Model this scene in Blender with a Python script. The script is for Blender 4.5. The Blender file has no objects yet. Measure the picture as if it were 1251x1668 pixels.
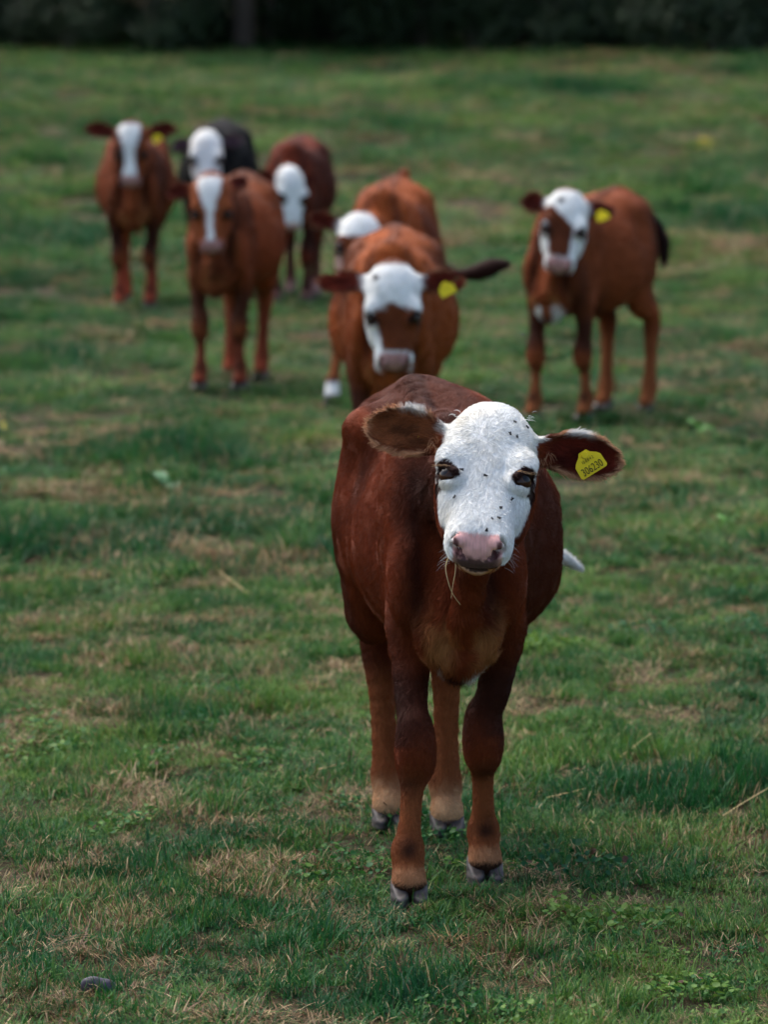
import bpy, math, random
import numpy as np
from mathutils import Vector, Matrix

rng = np.random.default_rng(7)
random.seed(7)
SC = bpy.context.scene
COL = SC.collection

# ------------------------------------------------------------------ camera
F_PX, W_PX, H_PX = 6941.0, 1251.0, 1668.0
CAM_H, TILT = 1.7, math.atan(829.0 / 6941.0)
cam_d = bpy.data.cameras.new('camera')
cam = bpy.data.objects.new('camera', cam_d)
COL.objects.link(cam)
cam.location = (0, 0, CAM_H)
cam.rotation_euler = (math.pi / 2 - TILT, 0, 0)
cam_d.sensor_width = 36.0
cam_d.lens = 36.0 * F_PX / H_PX
cam_d.clip_start, cam_d.clip_end = 0.1, 3000
cam_d.dof.use_dof = True
cam_d.dof.focus_distance = 7.75
cam_d.dof.aperture_fstop = 5.6
SC.camera = cam

# ------------------------------------------------------------------ sky and sun
SUN_EL, SUN_AZ = math.radians(56), math.radians(-35)    # azimuth from +Y (away from the camera) towards +X
world = bpy.data.worlds.new('World')
SC.world = world
world.use_nodes = True
wn = world.node_tree
sky = wn.nodes.new('ShaderNodeTexSky')
sky.sky_type = 'NISHITA'
sky.sun_disc = False
sky.sun_elevation = SUN_EL
sky.sun_rotation = SUN_AZ
sky.air_density, sky.dust_density, sky.ozone_density = 1.0, 5.0, 1.0
bg = wn.nodes['Background']
bg.inputs['Strength'].default_value = 0.15
wn.links.new(sky.outputs[0], bg.inputs['Color'])
sun_d = bpy.data.lights.new('sun', 'SUN')
sun_d.energy, sun_d.angle, sun_d.color = 1.2, math.radians(65), (1.0, 0.98, 0.95)
sun = bpy.data.objects.new('sun', sun_d)
COL.objects.link(sun)
sd = Vector((math.sin(SUN_AZ) * math.cos(SUN_EL), math.cos(SUN_AZ) * math.cos(SUN_EL), math.sin(SUN_EL)))
sun.rotation_euler = sd.to_track_quat('Z', 'Y').to_euler()
SC.view_settings.view_transform = 'Standard'
SC.view_settings.look = 'None'
SC.view_settings.exposure = 1.08
SC.view_settings.gamma = 1.0
SC.view_settings.use_curve_mapping = False
SC.render.engine = 'CYCLES'
SC.cycles.use_denoising = True
SC.cycles.use_adaptive_sampling = True
SC.cycles.adaptive_threshold = 0.06
SC.cycles.max_bounces = 4
SC.cycles.transparent_max_bounces = 8
SC.cycles.sample_clamp_indirect = 4.0
try:
    SC.cycles_curves.shape = 'RIBBONS'
except Exception:
    pass

# ------------------------------------------------------------------ small helpers
def lin(r, g, b):
    f = lambda c: (c / 255 / 12.92) if c / 255 <= 0.04045 else ((c / 255 + 0.055) / 1.055) ** 2.4
    return np.array([f(r), f(g), f(b)])

def ray(px, py):
    cx, cy = (px - W_PX / 2) / F_PX, (H_PX / 2 - py) / F_PX
    ct, st = math.cos(TILT), math.sin(TILT)
    return np.array([cx, ct + cy * st, -st + cy * ct])

def at(px, py, d):
    r = ray(px, py)
    return np.array([0, 0, CAM_H]) + r * (d / r[1])

def project(P):
    P = np.asarray(P, float)
    ct, st = math.cos(TILT), math.sin(TILT)
    y, z = P[..., 1], P[..., 2] - CAM_H
    dep = y * ct - z * st
    up = y * st + z * ct
    return W_PX / 2 + F_PX * P[..., 0] / dep, H_PX / 2 - F_PX * up / dep, dep

_perm = np.random.default_rng(3).random((64, 64, 64)).astype(np.float32)
def vnoise(x, y, z):
    x, y, z = np.broadcast_arrays(*(np.asarray(a, np.float64) for a in (x, y, z)))
    xi, yi, zi = np.floor(x).astype(int), np.floor(y).astype(int), np.floor(z).astype(int)
    fx, fy, fz = x - xi, y - yi, z - zi
    fx, fy, fz = (f * f * (3 - 2 * f) for f in (fx, fy, fz))
    g = lambda a, b, c: _perm[(xi + a) % 64, (yi + b) % 64, (zi + c) % 64]
    l = lambda a, b, f: a + (b - a) * f
    return l(l(l(g(0,0,0), g(1,0,0), fx), l(g(0,1,0), g(1,1,0), fx), fy),
             l(l(g(0,0,1), g(1,0,1), fx), l(g(0,1,1), g(1,1,1), fx), fy), fz)

def fbm(x, y, z=0.0, o=4):
    s, a, t = 0.0, 0.5, 0.0
    for i in range(o):
        s = s + a * vnoise(x * 2 ** i + 7.3 * i, y * 2 ** i + 3.1 * i, np.asarray(z) * 2 ** i + 5.7 * i)
        t += a
        a *= 0.5
    return s / t

def sstep(a, b, x):
    t = np.clip((x - a) / (b - a), 0, 1)
    return t * t * (3 - 2 * t)

def mesh_np(name, V, Q, smooth=True, cols=None, attr='coat'):
    V = np.asarray(V, np.float32); Q = np.asarray(Q, np.int32)
    me = bpy.data.meshes.new(name)
    me.vertices.add(len(V)); me.vertices.foreach_set('co', V.ravel())
    n, k = Q.shape
    me.loops.add(n * k); me.loops.foreach_set('vertex_index', Q.ravel())
    me.polygons.add(n)
    me.polygons.foreach_set('loop_start', np.arange(0, n * k, k, dtype=np.int32))
    me.polygons.foreach_set('use_smooth', np.full(n, smooth, bool))
    if cols is not None:
        a = me.color_attributes.new(attr, 'FLOAT_COLOR', 'POINT')
        a.data.foreach_set('color', np.c_[cols, np.ones(len(V))].astype(np.float32).ravel())
    me.update(calc_edges=True)
    me.validate()
    return me

def obj(name, me, mat=None, parent=None, loc=None):
    if mat is not None and hasattr(me, 'materials') and len(me.materials) == 0:
        me.materials.append(mat)
    o = bpy.data.objects.new(name, me)
    COL.objects.link(o)
    o.parent = parent
    if loc is not None:
        o.location = loc
    return o

def tag(o, label, cat, group=None, kind=None):
    if label: o['label'] = label
    if cat: o['category'] = cat
    if group: o['group'] = group
    if kind: o['kind'] = kind
    return o

# ------------------------------------------------------------------ materials
def new_mat(name):
    m = bpy.data.materials.new(name)
    m.use_nodes = True
    nt = m.node_tree
    return m, nt, nt.nodes['Principled BSDF']

def nd(nt, t, **kw):
    n = nt.nodes.new(t)
    for k, v in kw.items():
        setattr(n, k, v)
    return n

def plain(name, col, rough=0.6, noise=0.15, scale=40, spec=0.3):
    m, nt, p = new_mat(name)
    no = nd(nt, 'ShaderNodeTexNoise'); no.inputs['Scale'].default_value = scale; no.inputs['Detail'].default_value = 4
    tc = nd(nt, 'ShaderNodeTexCoord'); nt.links.new(tc.outputs['Object'], no.inputs['Vector'])
    mr = nd(nt, 'ShaderNodeMapRange'); mr.inputs[3].default_value = 1 - noise * 2; mr.inputs[4].default_value = 1 + noise * 2
    nt.links.new(no.outputs['Fac'], mr.inputs[0])
    mx = nd(nt, 'ShaderNodeVectorMath', operation='SCALE')
    mx.inputs[0].default_value = tuple(col)
    nt.links.new(mr.outputs[0], mx.inputs['Scale'])
    nt.links.new(mx.outputs[0], p.inputs['Base Color'])
    p.inputs['Roughness'].default_value = rough
    p.inputs['Specular IOR Level'].default_value = spec
    return m

def coat_material():
    m, nt, p = new_mat('calf_coat')
    a = nd(nt, 'ShaderNodeAttribute', attribute_name='coat')
    tc = nd(nt, 'ShaderNodeTexCoord')
    mp = nd(nt, 'ShaderNodeMapping'); mp.inputs['Scale'].default_value = (230, 90, 60)
    nt.links.new(tc.outputs['Object'], mp.inputs['Vector'])
    no = nd(nt, 'ShaderNodeTexNoise'); no.inputs['Scale'].default_value = 1.0; no.inputs['Detail'].default_value = 3
    nt.links.new(mp.outputs[0], no.inputs['Vector'])
    n2 = nd(nt, 'ShaderNodeTexNoise'); n2.inputs['Scale'].default_value = 14; n2.inputs['Detail'].default_value = 5
    nt.links.new(tc.outputs['Object'], n2.inputs['Vector'])
    ad = nd(nt, 'ShaderNodeMath', operation='ADD'); nt.links.new(no.outputs['Fac'], ad.inputs[0]); nt.links.new(n2.outputs['Fac'], ad.inputs[1])
    mr = nd(nt, 'ShaderNodeMapRange'); mr.inputs[1].default_value = .6; mr.inputs[2].default_value = 1.4
    mr.inputs[3].default_value = 0.75; mr.inputs[4].default_value = 1.2
    nt.links.new(ad.outputs[0], mr.inputs[0])
    sc = nd(nt, 'ShaderNodeVectorMath', operation='SCALE')
    nt.links.new(a.outputs['Color'], sc.inputs[0]); nt.links.new(mr.outputs[0], sc.inputs['Scale'])
    nt.links.new(sc.outputs[0], p.inputs['Base Color'])
    p.inputs['Roughness'].default_value = 0.75
    p.inputs['Specular IOR Level'].default_value = 0.12
    p.inputs['Sheen Weight'].default_value = 0.03
    p.inputs['Sheen Roughness'].default_value = 0.5
    bm = nd(nt, 'ShaderNodeBump'); bm.inputs['Strength'].default_value = 0.25; bm.inputs['Distance'].default_value = 0.004
    nt.links.new(no.outputs['Fac'], bm.inputs['Height']); nt.links.new(bm.outputs[0], p.inputs['Normal'])
    return m

def hair_material():
    m, nt, p = new_mat('calf_hair')
    a = nd(nt, 'ShaderNodeAttribute', attribute_name='coat')
    nt.links.new(a.outputs['Color'], p.inputs['Base Color'])
    p.inputs['Roughness'].default_value = 0.6
    p.inputs['Specular IOR Level'].default_value = 0.1
    return m

COAT, HAIR = coat_material(), hair_material()
def hoof_material():
    m, nt, p = new_mat('hoof_horn')
    tc = nd(nt, 'ShaderNodeTexCoord')
    wv = nd(nt, 'ShaderNodeTexWave', wave_type='BANDS', bands_direction='Z'); wv.inputs['Scale'].default_value = 22; wv.inputs['Distortion'].default_value = 3
    nt.links.new(tc.outputs['Object'], wv.inputs['Vector'])
    cr = nd(nt, 'ShaderNodeValToRGB')
    cr.color_ramp.elements[0].color = (*lin(34, 29, 29), 1); cr.color_ramp.elements[1].color = (*lin(68, 60, 59), 1)
    nt.links.new(wv.outputs['Color'], cr.inputs[0]); nt.links.new(cr.outputs[0], p.inputs['Base Color'])
    p.inputs['Roughness'].default_value = 0.6
    bm = nd(nt, 'ShaderNodeBump'); bm.inputs['Strength'].default_value = 0.2; bm.inputs['Distance'].default_value = 0.003
    nt.links.new(wv.outputs['Fac'], bm.inputs['Height']); nt.links.new(bm.outputs[0], p.inputs['Normal'])
    return m
HOOF = hoof_material()
def eye_material():
    m, nt, p = new_mat('eye')
    tc = nd(nt, 'ShaderNodeTexCoord')
    ln = nd(nt, 'ShaderNodeVectorMath', operation='LENGTH')
    mp = nd(nt, 'ShaderNodeMapping'); mp.inputs['Location'].default_value = (0, 0.02, 0)
    nt.links.new(tc.outputs['Object'], mp.inputs['Vector']); nt.links.new(mp.outputs[0], ln.inputs[0])
    cr = nd(nt, 'ShaderNodeValToRGB')
    mr = nd(nt, 'ShaderNodeMapRange'); mr.inputs[2].default_value = 0.03
    nt.links.new(ln.outputs['Value'], mr.inputs[0]); nt.links.new(mr.outputs[0], cr.inputs[0])
    e = cr.color_ramp.elements
    e[0].color = (0.002, 0.002, 0.003, 1); e[1].color = (0.012, 0.006, 0.004, 1)
    k = e.new(0.3); k.color = (0.004, 0.003, 0.003, 1)
    k = e.new(0.36); k.color = (0.045, 0.018, 0.008, 1)
    nt.links.new(cr.outputs[0], p.inputs['Base Color'])
    p.inputs['Roughness'].default_value = 0.1
    p.inputs['Specular IOR Level'].default_value = .28
    return m
EYE = eye_material()
TAGM = plain('ear_tag_plastic', lin(236, 208, 18), 0.4, 0.05, 60)
INK = plain('tag_print', lin(70, 62, 10), 0.6, 0.05)

# ------------------------------------------------------------------ signed distance modelling
class Field:
    def __init__(s, lo, hi, h):
        s.h = h; s.lo = np.array(lo, float)
        n = np.ceil((np.array(hi) - s.lo) / h).astype(int) + 1
        s.ax = [s.lo[i] + h * np.arange(n[i]) for i in range(3)]
        s.D = np.full(n, 1.0, np.float32)
    def sub(s, lo, hi):
        sl = []
        for i in range(3):
            a = int(np.clip(np.floor((lo[i] - s.lo[i]) / s.h), 0, len(s.ax[i]) - 1))
            b = int(np.clip(np.ceil((hi[i] - s.lo[i]) / s.h) + 1, a + 1, len(s.ax[i])))
            sl.append(slice(a, b))
        X = s.ax[0][sl[0]][:, None, None].astype(np.float32)
        Y = s.ax[1][sl[1]][None, :, None].astype(np.float32)
        Z = s.ax[2][sl[2]][None, None, :].astype(np.float32)
        return tuple(sl), X, Y, Z
    def add(s, f, lo, hi, k):
        sl, X, Y, Z = s.sub(np.array(lo) - k, np.array(hi) + k)
        b = f(X, Y, Z); a = s.D[sl]
        if k > 0:
            h = np.maximum(k - np.abs(a - b), 0) / k
            s.D[sl] = np.minimum(a, b) - h * h * k * 0.25
        else:
            s.D[sl] = np.minimum(a, b)
    def cut(s, f, lo, hi, k):
        sl, X, Y, Z = s.sub(np.array(lo) - k, np.array(hi) + k)
        b = -f(X, Y, Z); a = s.D[sl]
        h = np.maximum(k - np.abs(a - b), 0) / max(k, 1e-9)
        s.D[sl] = np.maximum(a, b) + h * h * k * 0.25
    # primitives
    def cone(s, a, b, ra, rb, k, sq=None, cut=False):
        a = np.array(a, float); b = np.array(b, float)
        ba = b - a; L2 = max(ba @ ba, 1e-9)
        def f(X, Y, Z):
            px, py, pz = X - a[0], Y - a[1], Z - a[2]
            h = np.clip((px * ba[0] + py * ba[1] + pz * ba[2]) / L2, 0, 1)
            dx, dy, dz = px - h * ba[0], py - h * ba[1], pz - h * ba[2]
            if sq is not None:
                dx, dy, dz = dx * sq[0], dy * sq[1], dz * sq[2]
            return np.sqrt(dx * dx + dy * dy + dz * dz) - (ra + (rb - ra) * h)
        r = max(ra, rb) * (1 if sq is None else 1 / min(min(sq), 1))
        (s.cut if cut else s.add)(f, np.minimum(a, b) - r, np.maximum(a, b) + r, k)
    def chain(s, pts, rad, k, sq=None, n=3):
        P = np.array(pts, float); t = np.arange(len(P))
        tt = np.linspace(0, len(P) - 1, (len(P) - 1) * n + 1)
        C = catmull(P, tt); R = catmull(np.array(rad, float)[:, None], tt)[:, 0]
        for i in range(len(tt) - 1):
            s.cone(C[i], C[i + 1], R[i], R[i + 1], k if i == 0 else min(k, 0.012), sq)
    def ell(s, c, r, k, R=None, cut=False):
        c = np.array(c, float); r = np.array(r, float)
        R = np.eye(3) if R is None else np.array(R, float)     # rows: axes of the ellipsoid
        def f(X, Y, Z):
            p = (X - c[0], Y - c[1], Z - c[2])
            q = [R[i][0] * p[0] + R[i][1] * p[1] + R[i][2] * p[2] for i in range(3)]
            k0 = np.sqrt(sum((q[i] / r[i]) ** 2 for i in range(3)))
            k1 = np.sqrt(sum((q[i] / r[i] ** 2) ** 2 for i in range(3))) + 1e-6
            return k0 * (k0 - 1) / k1
        e = np.sqrt(sum((R[i] * r[i]) ** 2 for i in range(3)))
        (s.cut if cut else s.add)(f, c - e, c + e, k)
    def loft(s, o, R, tab, k, n=2.2, sm=10, n2=None, wide=.5, bend=None):
        """tab rows: t, half width, top, bottom (along the frame's third axis); R rows: t axis, width axis, top axis.
        n, n2: exponents above and below the widest level, which lies at the fraction wide of the height"""
        o = np.array(o, float); R = np.array(R, float); tab = np.array(tab, float)
        t = np.linspace(tab[0, 0], tab[-1, 0], 400)
        cols = []
        for j in range(1, 4):
            c = np.interp(t, tab[:, 0], tab[:, j])
            w = np.exp(-0.5 * (np.arange(-3 * sm, 3 * sm + 1) / sm) ** 2); w /= w.sum()
            c = np.convolve(np.pad(c, 3 * sm, mode='reflect', reflect_type='odd'), w, 'valid')
            cols.append(c)
        hw, tp, bt = cols
        hw = np.maximum(hw, 0.008)
        mid = bt + (tp - bt) * wide
        n2 = n if n2 is None else n2
        cxt = np.zeros(400) if bend is None else np.interp(t, *bend)
        mt = tab[:, 1].max(); mv = max(abs(tab[:, 2]).max(), abs(tab[:, 3]).max())
        corners = np.array([o + R[0] * a + R[1] * b + R[2] * c for a in (tab[0, 0] - .03, tab[-1, 0] + .03) for b in (-mt - .02, mt + .02) for c in (tab[:, 2].max() + .02, tab[:, 3].min() - .02)])
        def f(X, Y, Z):
            p = (X - o[0], Y - o[1], Z - o[2])
            T, W, V = [(R[i][0] * p[0] + R[i][1] * p[1] + R[i][2] * p[2]).astype(np.float32) for i in range(3)]
            ix = np.clip((T - t[0]) / (t[-1] - t[0]) * 399, 0, 399).astype(np.int32)
            H = hw.astype(np.float32)[ix]; M = mid.astype(np.float32)[ix]
            UP = np.maximum(tp - mid, 0.006).astype(np.float32)[ix]; DN = np.maximum(mid - bt, 0.006).astype(np.float32)[ix]
            dv = V - M; W = W - cxt.astype(np.float32)[ix]
            e = np.where(dv > 0, ((np.abs(W) / H) ** n + (np.abs(dv) / UP) ** n) ** (1.0 / n), ((np.abs(W) / H) ** n2 + (np.abs(dv) / DN) ** n2) ** (1.0 / n2))
            g = (e - 1)
            sh = np.broadcast(X, Y, Z).shape
            g = np.ascontiguousarray(np.broadcast_to(g, sh))
            gr = np.gradient(g, s.h)
            m = np.sqrt(gr[0] ** 2 + gr[1] ** 2 + gr[2] ** 2)
            d = g / np.maximum(m, 4.0)
            over = np.maximum(T - t[-1], t[0] - T)
            return np.maximum(d, over)
        s.add(f, corners.min(0), corners.max(0), k)

def catmull(P, tt):
    n = len(P)
    i = np.clip(np.floor(tt).astype(int), 0, n - 2); u = (tt - i)[:, None]
    p0 = P[np.clip(i - 1, 0, n - 1)]; p1 = P[i]; p2 = P[i + 1]; p3 = P[np.clip(i + 2, 0, n - 1)]
    return 0.5 * (2 * p1 + (p2 - p0) * u + (2 * p0 - 5 * p1 + 4 * p2 - p3) * u ** 2 + (3 * p1 - p0 - 3 * p2 + p3) * u ** 3)

def surface_nets(fd):
    D, h, lo = fd.D, fd.h, fd.lo
    S = D < 0
    n = np.array(D.shape)
    c = np.zeros(n - 1, np.int8)
    offs = [(a, b, d) for a in (0, 1) for b in (0, 1) for d in (0, 1)]
    for a, b, d in offs:
        c += S[a:n[0] - 1 + a, b:n[1] - 1 + b, d:n[2] - 1 + d]
    act = (c > 0) & (c < 8)
    ijk = np.argwhere(act)
    idx = np.full(act.shape, -1, np.int32); idx[act] = np.arange(len(ijk))
    val = {o: D[ijk[:, 0] + o[0], ijk[:, 1] + o[1], ijk[:, 2] + o[2]] for o in offs}
    acc = np.zeros((len(ijk), 3)); cnt = np.zeros(len(ijk))
    for o in offs:
        for ax in range(3):
            if o[ax] == 0:
                q = list(o); q[ax] = 1; q = tuple(q)
                va, vb = val[o], val[q]
                m = (va < 0) != (vb < 0)
                t = np.where(m, va / np.where(m, va - vb, 1), 0)
                p = np.tile(np.array(o, float), (len(ijk), 1)); p[:, ax] = t
                acc[m] += p[m]; cnt += m
    V = lo + h * (ijk + acc / cnt[:, None])
    quads = []
    for ax in range(3):
        u, w = (ax + 1) % 3, (ax + 2) % 3
        A = [slice(None)] * 3; B = [slice(None)] * 3
        A[ax] = slice(0, -1); B[ax] = slice(1, None)
        ch = S[tuple(A)] != S[tuple(B)]
        e = np.argwhere(ch)
        e = e[(e[:, u] > 0) & (e[:, w] > 0) & (e[:, u] < n[u] - 1) & (e[:, w] < n[w] - 1)]
        def cell(du, dw):
            q = e.copy(); q[:, u] += du; q[:, w] += dw
            return idx[q[:, 0], q[:, 1], q[:, 2]]
        Q = np.stack([cell(-1, -1), cell(0, -1), cell(0, 0), cell(-1, 0)], 1)
        flip = ~S[e[:, 0], e[:, 1], e[:, 2]]
        Q[flip] = Q[flip][:, ::-1]
        quads.append(Q)
    return V, np.concatenate(quads)

def norm(v):
    v = np.array(v, float)
    return v / np.linalg.norm(v)

# ------------------------------------------------------------------ the calf
class Calf: pass

def head_frame(pitch, yaw, roll):
    """rows: axis towards the muzzle, picture-right, out of the brow. yaw > 0 turns the nose to picture-right"""
    p, y, r = (math.radians(a) for a in (pitch, yaw, roll))
    u = np.array([0, -math.cos(p), -math.sin(p)]); v = np.array([0, -math.sin(p), math.cos(p)]); w = np.array([1.0, 0, 0])
    def rot(a, ax):
        M = Matrix.Rotation(a, 3, ax); return lambda q: np.array(M @ Vector(q))
    f = rot(r, Vector((0, -1, 0))); g = rot(y, Vector((0, 0, 1)))
    return np.array([norm(g(f(q))) for q in (u, w, v)])

MUZ = .86
def tmap(t): return t if t < .155 else .155 + (t - .155) * MUZ
def tinv(t): return np.where(t < .155, t, .155 + (t - .155) / MUZ)
HEAD_TAB = [(-0.052, .016, -.030, -.060), (-0.042, .038, -.004, -.09), (-0.022, .058, .020, -.108), (0.012, .075, .034, -.120), (0.05, .085, .038, -.132), (0.09, .0895, .034, -.145),
            (0.125, .089, .025, -.150), (0.155, .082, .016, -.148), (0.185, .073, .010, -.135), (0.22, .0655, .006, -.115), (0.255, .060, .003, -.100),
            (0.285, .0555, .000, -.093), (0.308, .0535, -.006, -.089), (0.324, .047, -.017, -.083), (0.334, .036, -.031, -.073), (0.339, .016, -.043, -.06)]

def build_calf(c):
    """c: pose in a local frame, the calf facing -Y, x to picture-right, z up. Returns mesh data and frames."""
    f = Field(c.lo, c.hi, c.h)
    S = c.size
    b = np.array([(y * 1.0, w, t, bb) for y, w, t, bb in c.torso]) * S
    R3 = np.array([[0, 1, 0], [1, 0, 0], [0, 0, 1.0]])
    f.loft((0, 0, 0), R3, b, 0.02, n=1.82, n2=2.15, sm=12, wide=.42, bend=c.bend)
    A = lambda x, y, z: np.array([x, y, z]) * S
    # spine ridge, hips, pin bones, rump
    f.chain([A(0, -.26, .872), A(0, -.12, .878), A(0, .08, .88), A(0, .24, .905), A(0, .34, .912), A(0, .42, .85)], np.array([.03, .026, .022, .024, .026, .018]) * S, .14 * S)
    for i_, s in enumerate((-1, 1)):
        f.ell(A(s * .098, .215, .848), A(.05, .065, .035), .08 * S)
        f.ell(A(s * .06, .40, .82), A(.05, .05, .06), .06 * S)
        f.ell(A(s * .104, .29, .67) + np.array([c.hipx, 0, 0]), A(.068, .12, .18), .06 * S)              # thigh
        f.ell(A(s * .090 + c.sho, -.225, .70), A(.046, .10, .17), .045 * S, Rx(-18))          # shoulder blade
        f.ell(A(s * .088 + c.sho, -.325, .61), A(.042, .055, .095), .028 * S)         # point of shoulder
        f.ell(A(s * .096, -.245, .53) + np.array([c.elbow[i_], 0, 0]), A(.037, .07, .09), .04 * S)           # upper arm
    for s in (-1, 1):
        f.ell(A(s * .045 + c.sho, -.36, .53), A(.036, .042, .07), .018 * S)          # pectorals
    for s in (-1, 1):
        f.ell(A(s * .228 + c.hipx * 1.5, .165, .775), A(.04, .05, .05), .06 * S, None, True)     # hollow of the flank
    # brisket
    f.ell(A(c.sho, -.335, .535), A(.065, .065, .10), .04 * S)
    f.ell(A(c.sho, -.365, .472), A(.036, .045, .046), .03 * S)
    # neck
    hf = c.hf; P = np.array(c.poll, float)
    HS = c.head
    hp = lambda t, w, v: P + (hf[0] * tmap(t) + hf[1] * w + hf[2] * v) * HS
    nk = hp(.03, 0, -.085)
    base = A(0, -.20, .735)
    md = (nk + base) / 2 + np.array([0, 0, -.012])
    f.chain([base, md, nk], np.array([.130, .088, .072]) * S, .05 * S, sq=(1.28, 1, 1))
    th = hp(.10, 0, -.145)
    br = A(c.sho, -.412, .525)
    f.chain([th, (th + br) / 2 + np.array([0, .015, 0]), br], np.array([.036, .028, .026]) * S, .028 * S)
    for s in (-1, 1):                                                       # groove between neck and shoulder
        f.cone(A(s * .066 + c.sho, -.375, .70), A(s * .070 + c.sho, -.402, .55), .016 * S, .012 * S, .03 * S, cut=True)
    # legs
    for i, (fx, fy) in enumerate(c.front):
        s = -1 if i == 0 else 1
        E = A(s * .100, -.245, .50) + np.array([c.elbow[i], 0, 0])
        foot = np.array([fx, fy, 0])
        fet = foot + np.array([0, .022, .098]) * S
        kx = fx * .75 + E[0] * .25 + c.knee_in * -s
        K = np.array([kx, fet[1] * .62 + E[1] * .38 - .018 * S, .275 * S])
        up = (E + K) / 2 + np.array([s * .004, 0, .0]) * S
        f.chain([E, up, K + np.array([s * .002, .006, .055]) * S], np.array([.047, .034, .0285]) * S, .04 * S, sq=(1.2, 1, 1))
        f.chain([K + np.array([0, 0.004, .06]) * S, K + np.array([0, -.004, .015]) * S, K + np.array([0, -.002, -.022]) * S, K * .75 + fet * .25 + np.array([0, .004, 0]), (K + fet) / 2 + np.array([0, .004, 0]), K * .2 + fet * .8, fet],
                np.array([.0295, .0348, .0300, .0182, .0156, .0174, .0236]) * S, .015 * S)
        f.chain([fet, foot + np.array([0, .005, .062]) * S, foot + np.array([0, -.004, .042]) * S], np.array([.0238, .0226, .0285]) * S, .02 * S, sq=(.96, 1, 1))
        for q in (-1, 1):
            f.ell(fet + np.array([q * .014, .03, -.012]) * S, A(.009, .009, .013), .012 * S)   # dew claws
    for i, (fx, fy) in enumerate(c.hind):
        s = -1 if i == 0 else 1
        foot = np.array([fx, fy, 0])
        ST = A(s * .135, .19, .53)
        hock = np.array([fx * .8 + s * .022 * S, fy + .075 * S, .37 * S])
        fet = foot + np.array([0, .028, .10]) * S
        ST[0] = ST[0] * .85 + c.hipx * .6
        f.chain([A(s * .10, .27, .64) + np.array([c.hipx, 0, 0]), ST * .6 + hock * .4 + np.array([s * .004, .01, 0]), hock + np.array([0, -.022, .06]) * S], np.array([.088, .060, .034]) * S, .06 * S, sq=(1.2, 1, 1))
        f.chain([hock + np.array([0, -.018, .055]) * S, hock, hock * .65 + fet * .35, hock * .3 + fet * .7, fet], np.array([.034, .034, .0235, .0225, .0285]) * S, .02 * S)
        f.cone(hock + np.array([0, -.02, .13]) * S, hock + np.array([0, .02, .02]) * S, .014 * S, .021 * S, .02 * S)
        f.chain([fet, foot + np.array([0, .006, .062]) * S, foot + np.array([0, -.004, .042]) * S], np.array([.0255, .0240, .0290]) * S, .02 * S, sq=(.96, 1, 1))
        for q in (-1, 1):
            f.ell(fet + np.array([q * .014, .03, -.012]) * S, A(.009, .009, .013), .012 * S)
    # tail
    f.chain(c.tail, c.tail_r, .03 * S, n=4)
    # head
    f.loft(P, hf, np.array([(tmap(q[0]),) + q[1:] for q in HEAD_TAB]) * HS, .03, n=2.35, sm=9)
    e = lambda t, w, v, r, k, cut=False, RR=None: f.ell(hp(t, w, v), np.array(r) * HS, k * HS, hf if RR is None else RR, cut)
    for s in (-1, 1):
        e(.124, s * .067, .012, (.032, .025, .016), .02)                      # brow
        e(.150, s * .060, -.078, (.075, .022, .055), .03)                      # cheek and jaw
        e(.292, s * .033, -.050, (.030, .024, .034), .02)                      # muzzle sides
        e(.316, s * .035, -.020, (.014, .015, .013), .010)                     # nostril wings
    e(.288, 0, -.092, (.030, .038, .013), .007)                              # lower lip and chin
    e(.25, 0, -.088, (.07, .043, .02), .02)
    e(.317, 0, -.053, (.019, .038, .028), .012)                              # nose pad
    for s in (-1, 1):
        # eye: a slit slanting out and up under a heavy upper lid
        sl = math.radians(c.slant)
        nrm = norm(hf[1] * s * .60 + hf[2] * .78 + hf[0] * .05)
        ax_s = math.cos(sl) * hf[1] * s - math.sin(sl) * hf[0]
        ax_s = norm(ax_s - nrm * (ax_s @ nrm)); ax_t = np.cross(nrm, ax_s)
        ax_t = ax_t if ax_t @ hf[0] > 0 else -ax_t                            # towards the muzzle
        RE = np.array([ax_s, ax_t, nrm])
        ec = hp(.156, s * .0690, .004)
        f.ell(ec - nrm * .010 * HS, np.array([.032, .024, .020]) * HS, .010 * HS, RE)        # orbit
        f.ell(ec + nrm * .010 * HS + ax_t * .002 * HS, np.array([.0270, .0125, .022]) * HS, .004 * HS, RE, True)
        a0, a1 = ec - ax_s * .020 * HS - ax_t * .006 * HS + nrm * .006 * HS, ec + ax_s * .022 * HS - ax_t * .010 * HS + nrm * .004 * HS
        f.cone(a0, a1, .0060 * HS, .0078 * HS, .006)                            # upper lid
        setattr(c, 'eye_%d' % (s > 0), (ec - nrm * .0100 * HS, RE))
        # nostril: a comma running down and in
        n0, n1, n2 = hp(.313, s * .0420, -.017), hp(.318, s * .0385, -.033), hp(.334, s * .0235, -.047)
        f.cone(n0, n1, .0080 * HS, .0120 * HS, .003, cut=True)
        f.cone(n1, n2, .0115 * HS, .0050 * HS, .003, cut=True)
        f.cone(n1, hp(.33, s * .036, -.034), .008 * HS, .008 * HS, .003, cut=True)
    # mouth line
    f.ell(hp(.325, 0, -.0800), np.array([.03, .05, .0030]) * HS, .004, hf, True)
    # ears
    c.ear_fr = []
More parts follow.
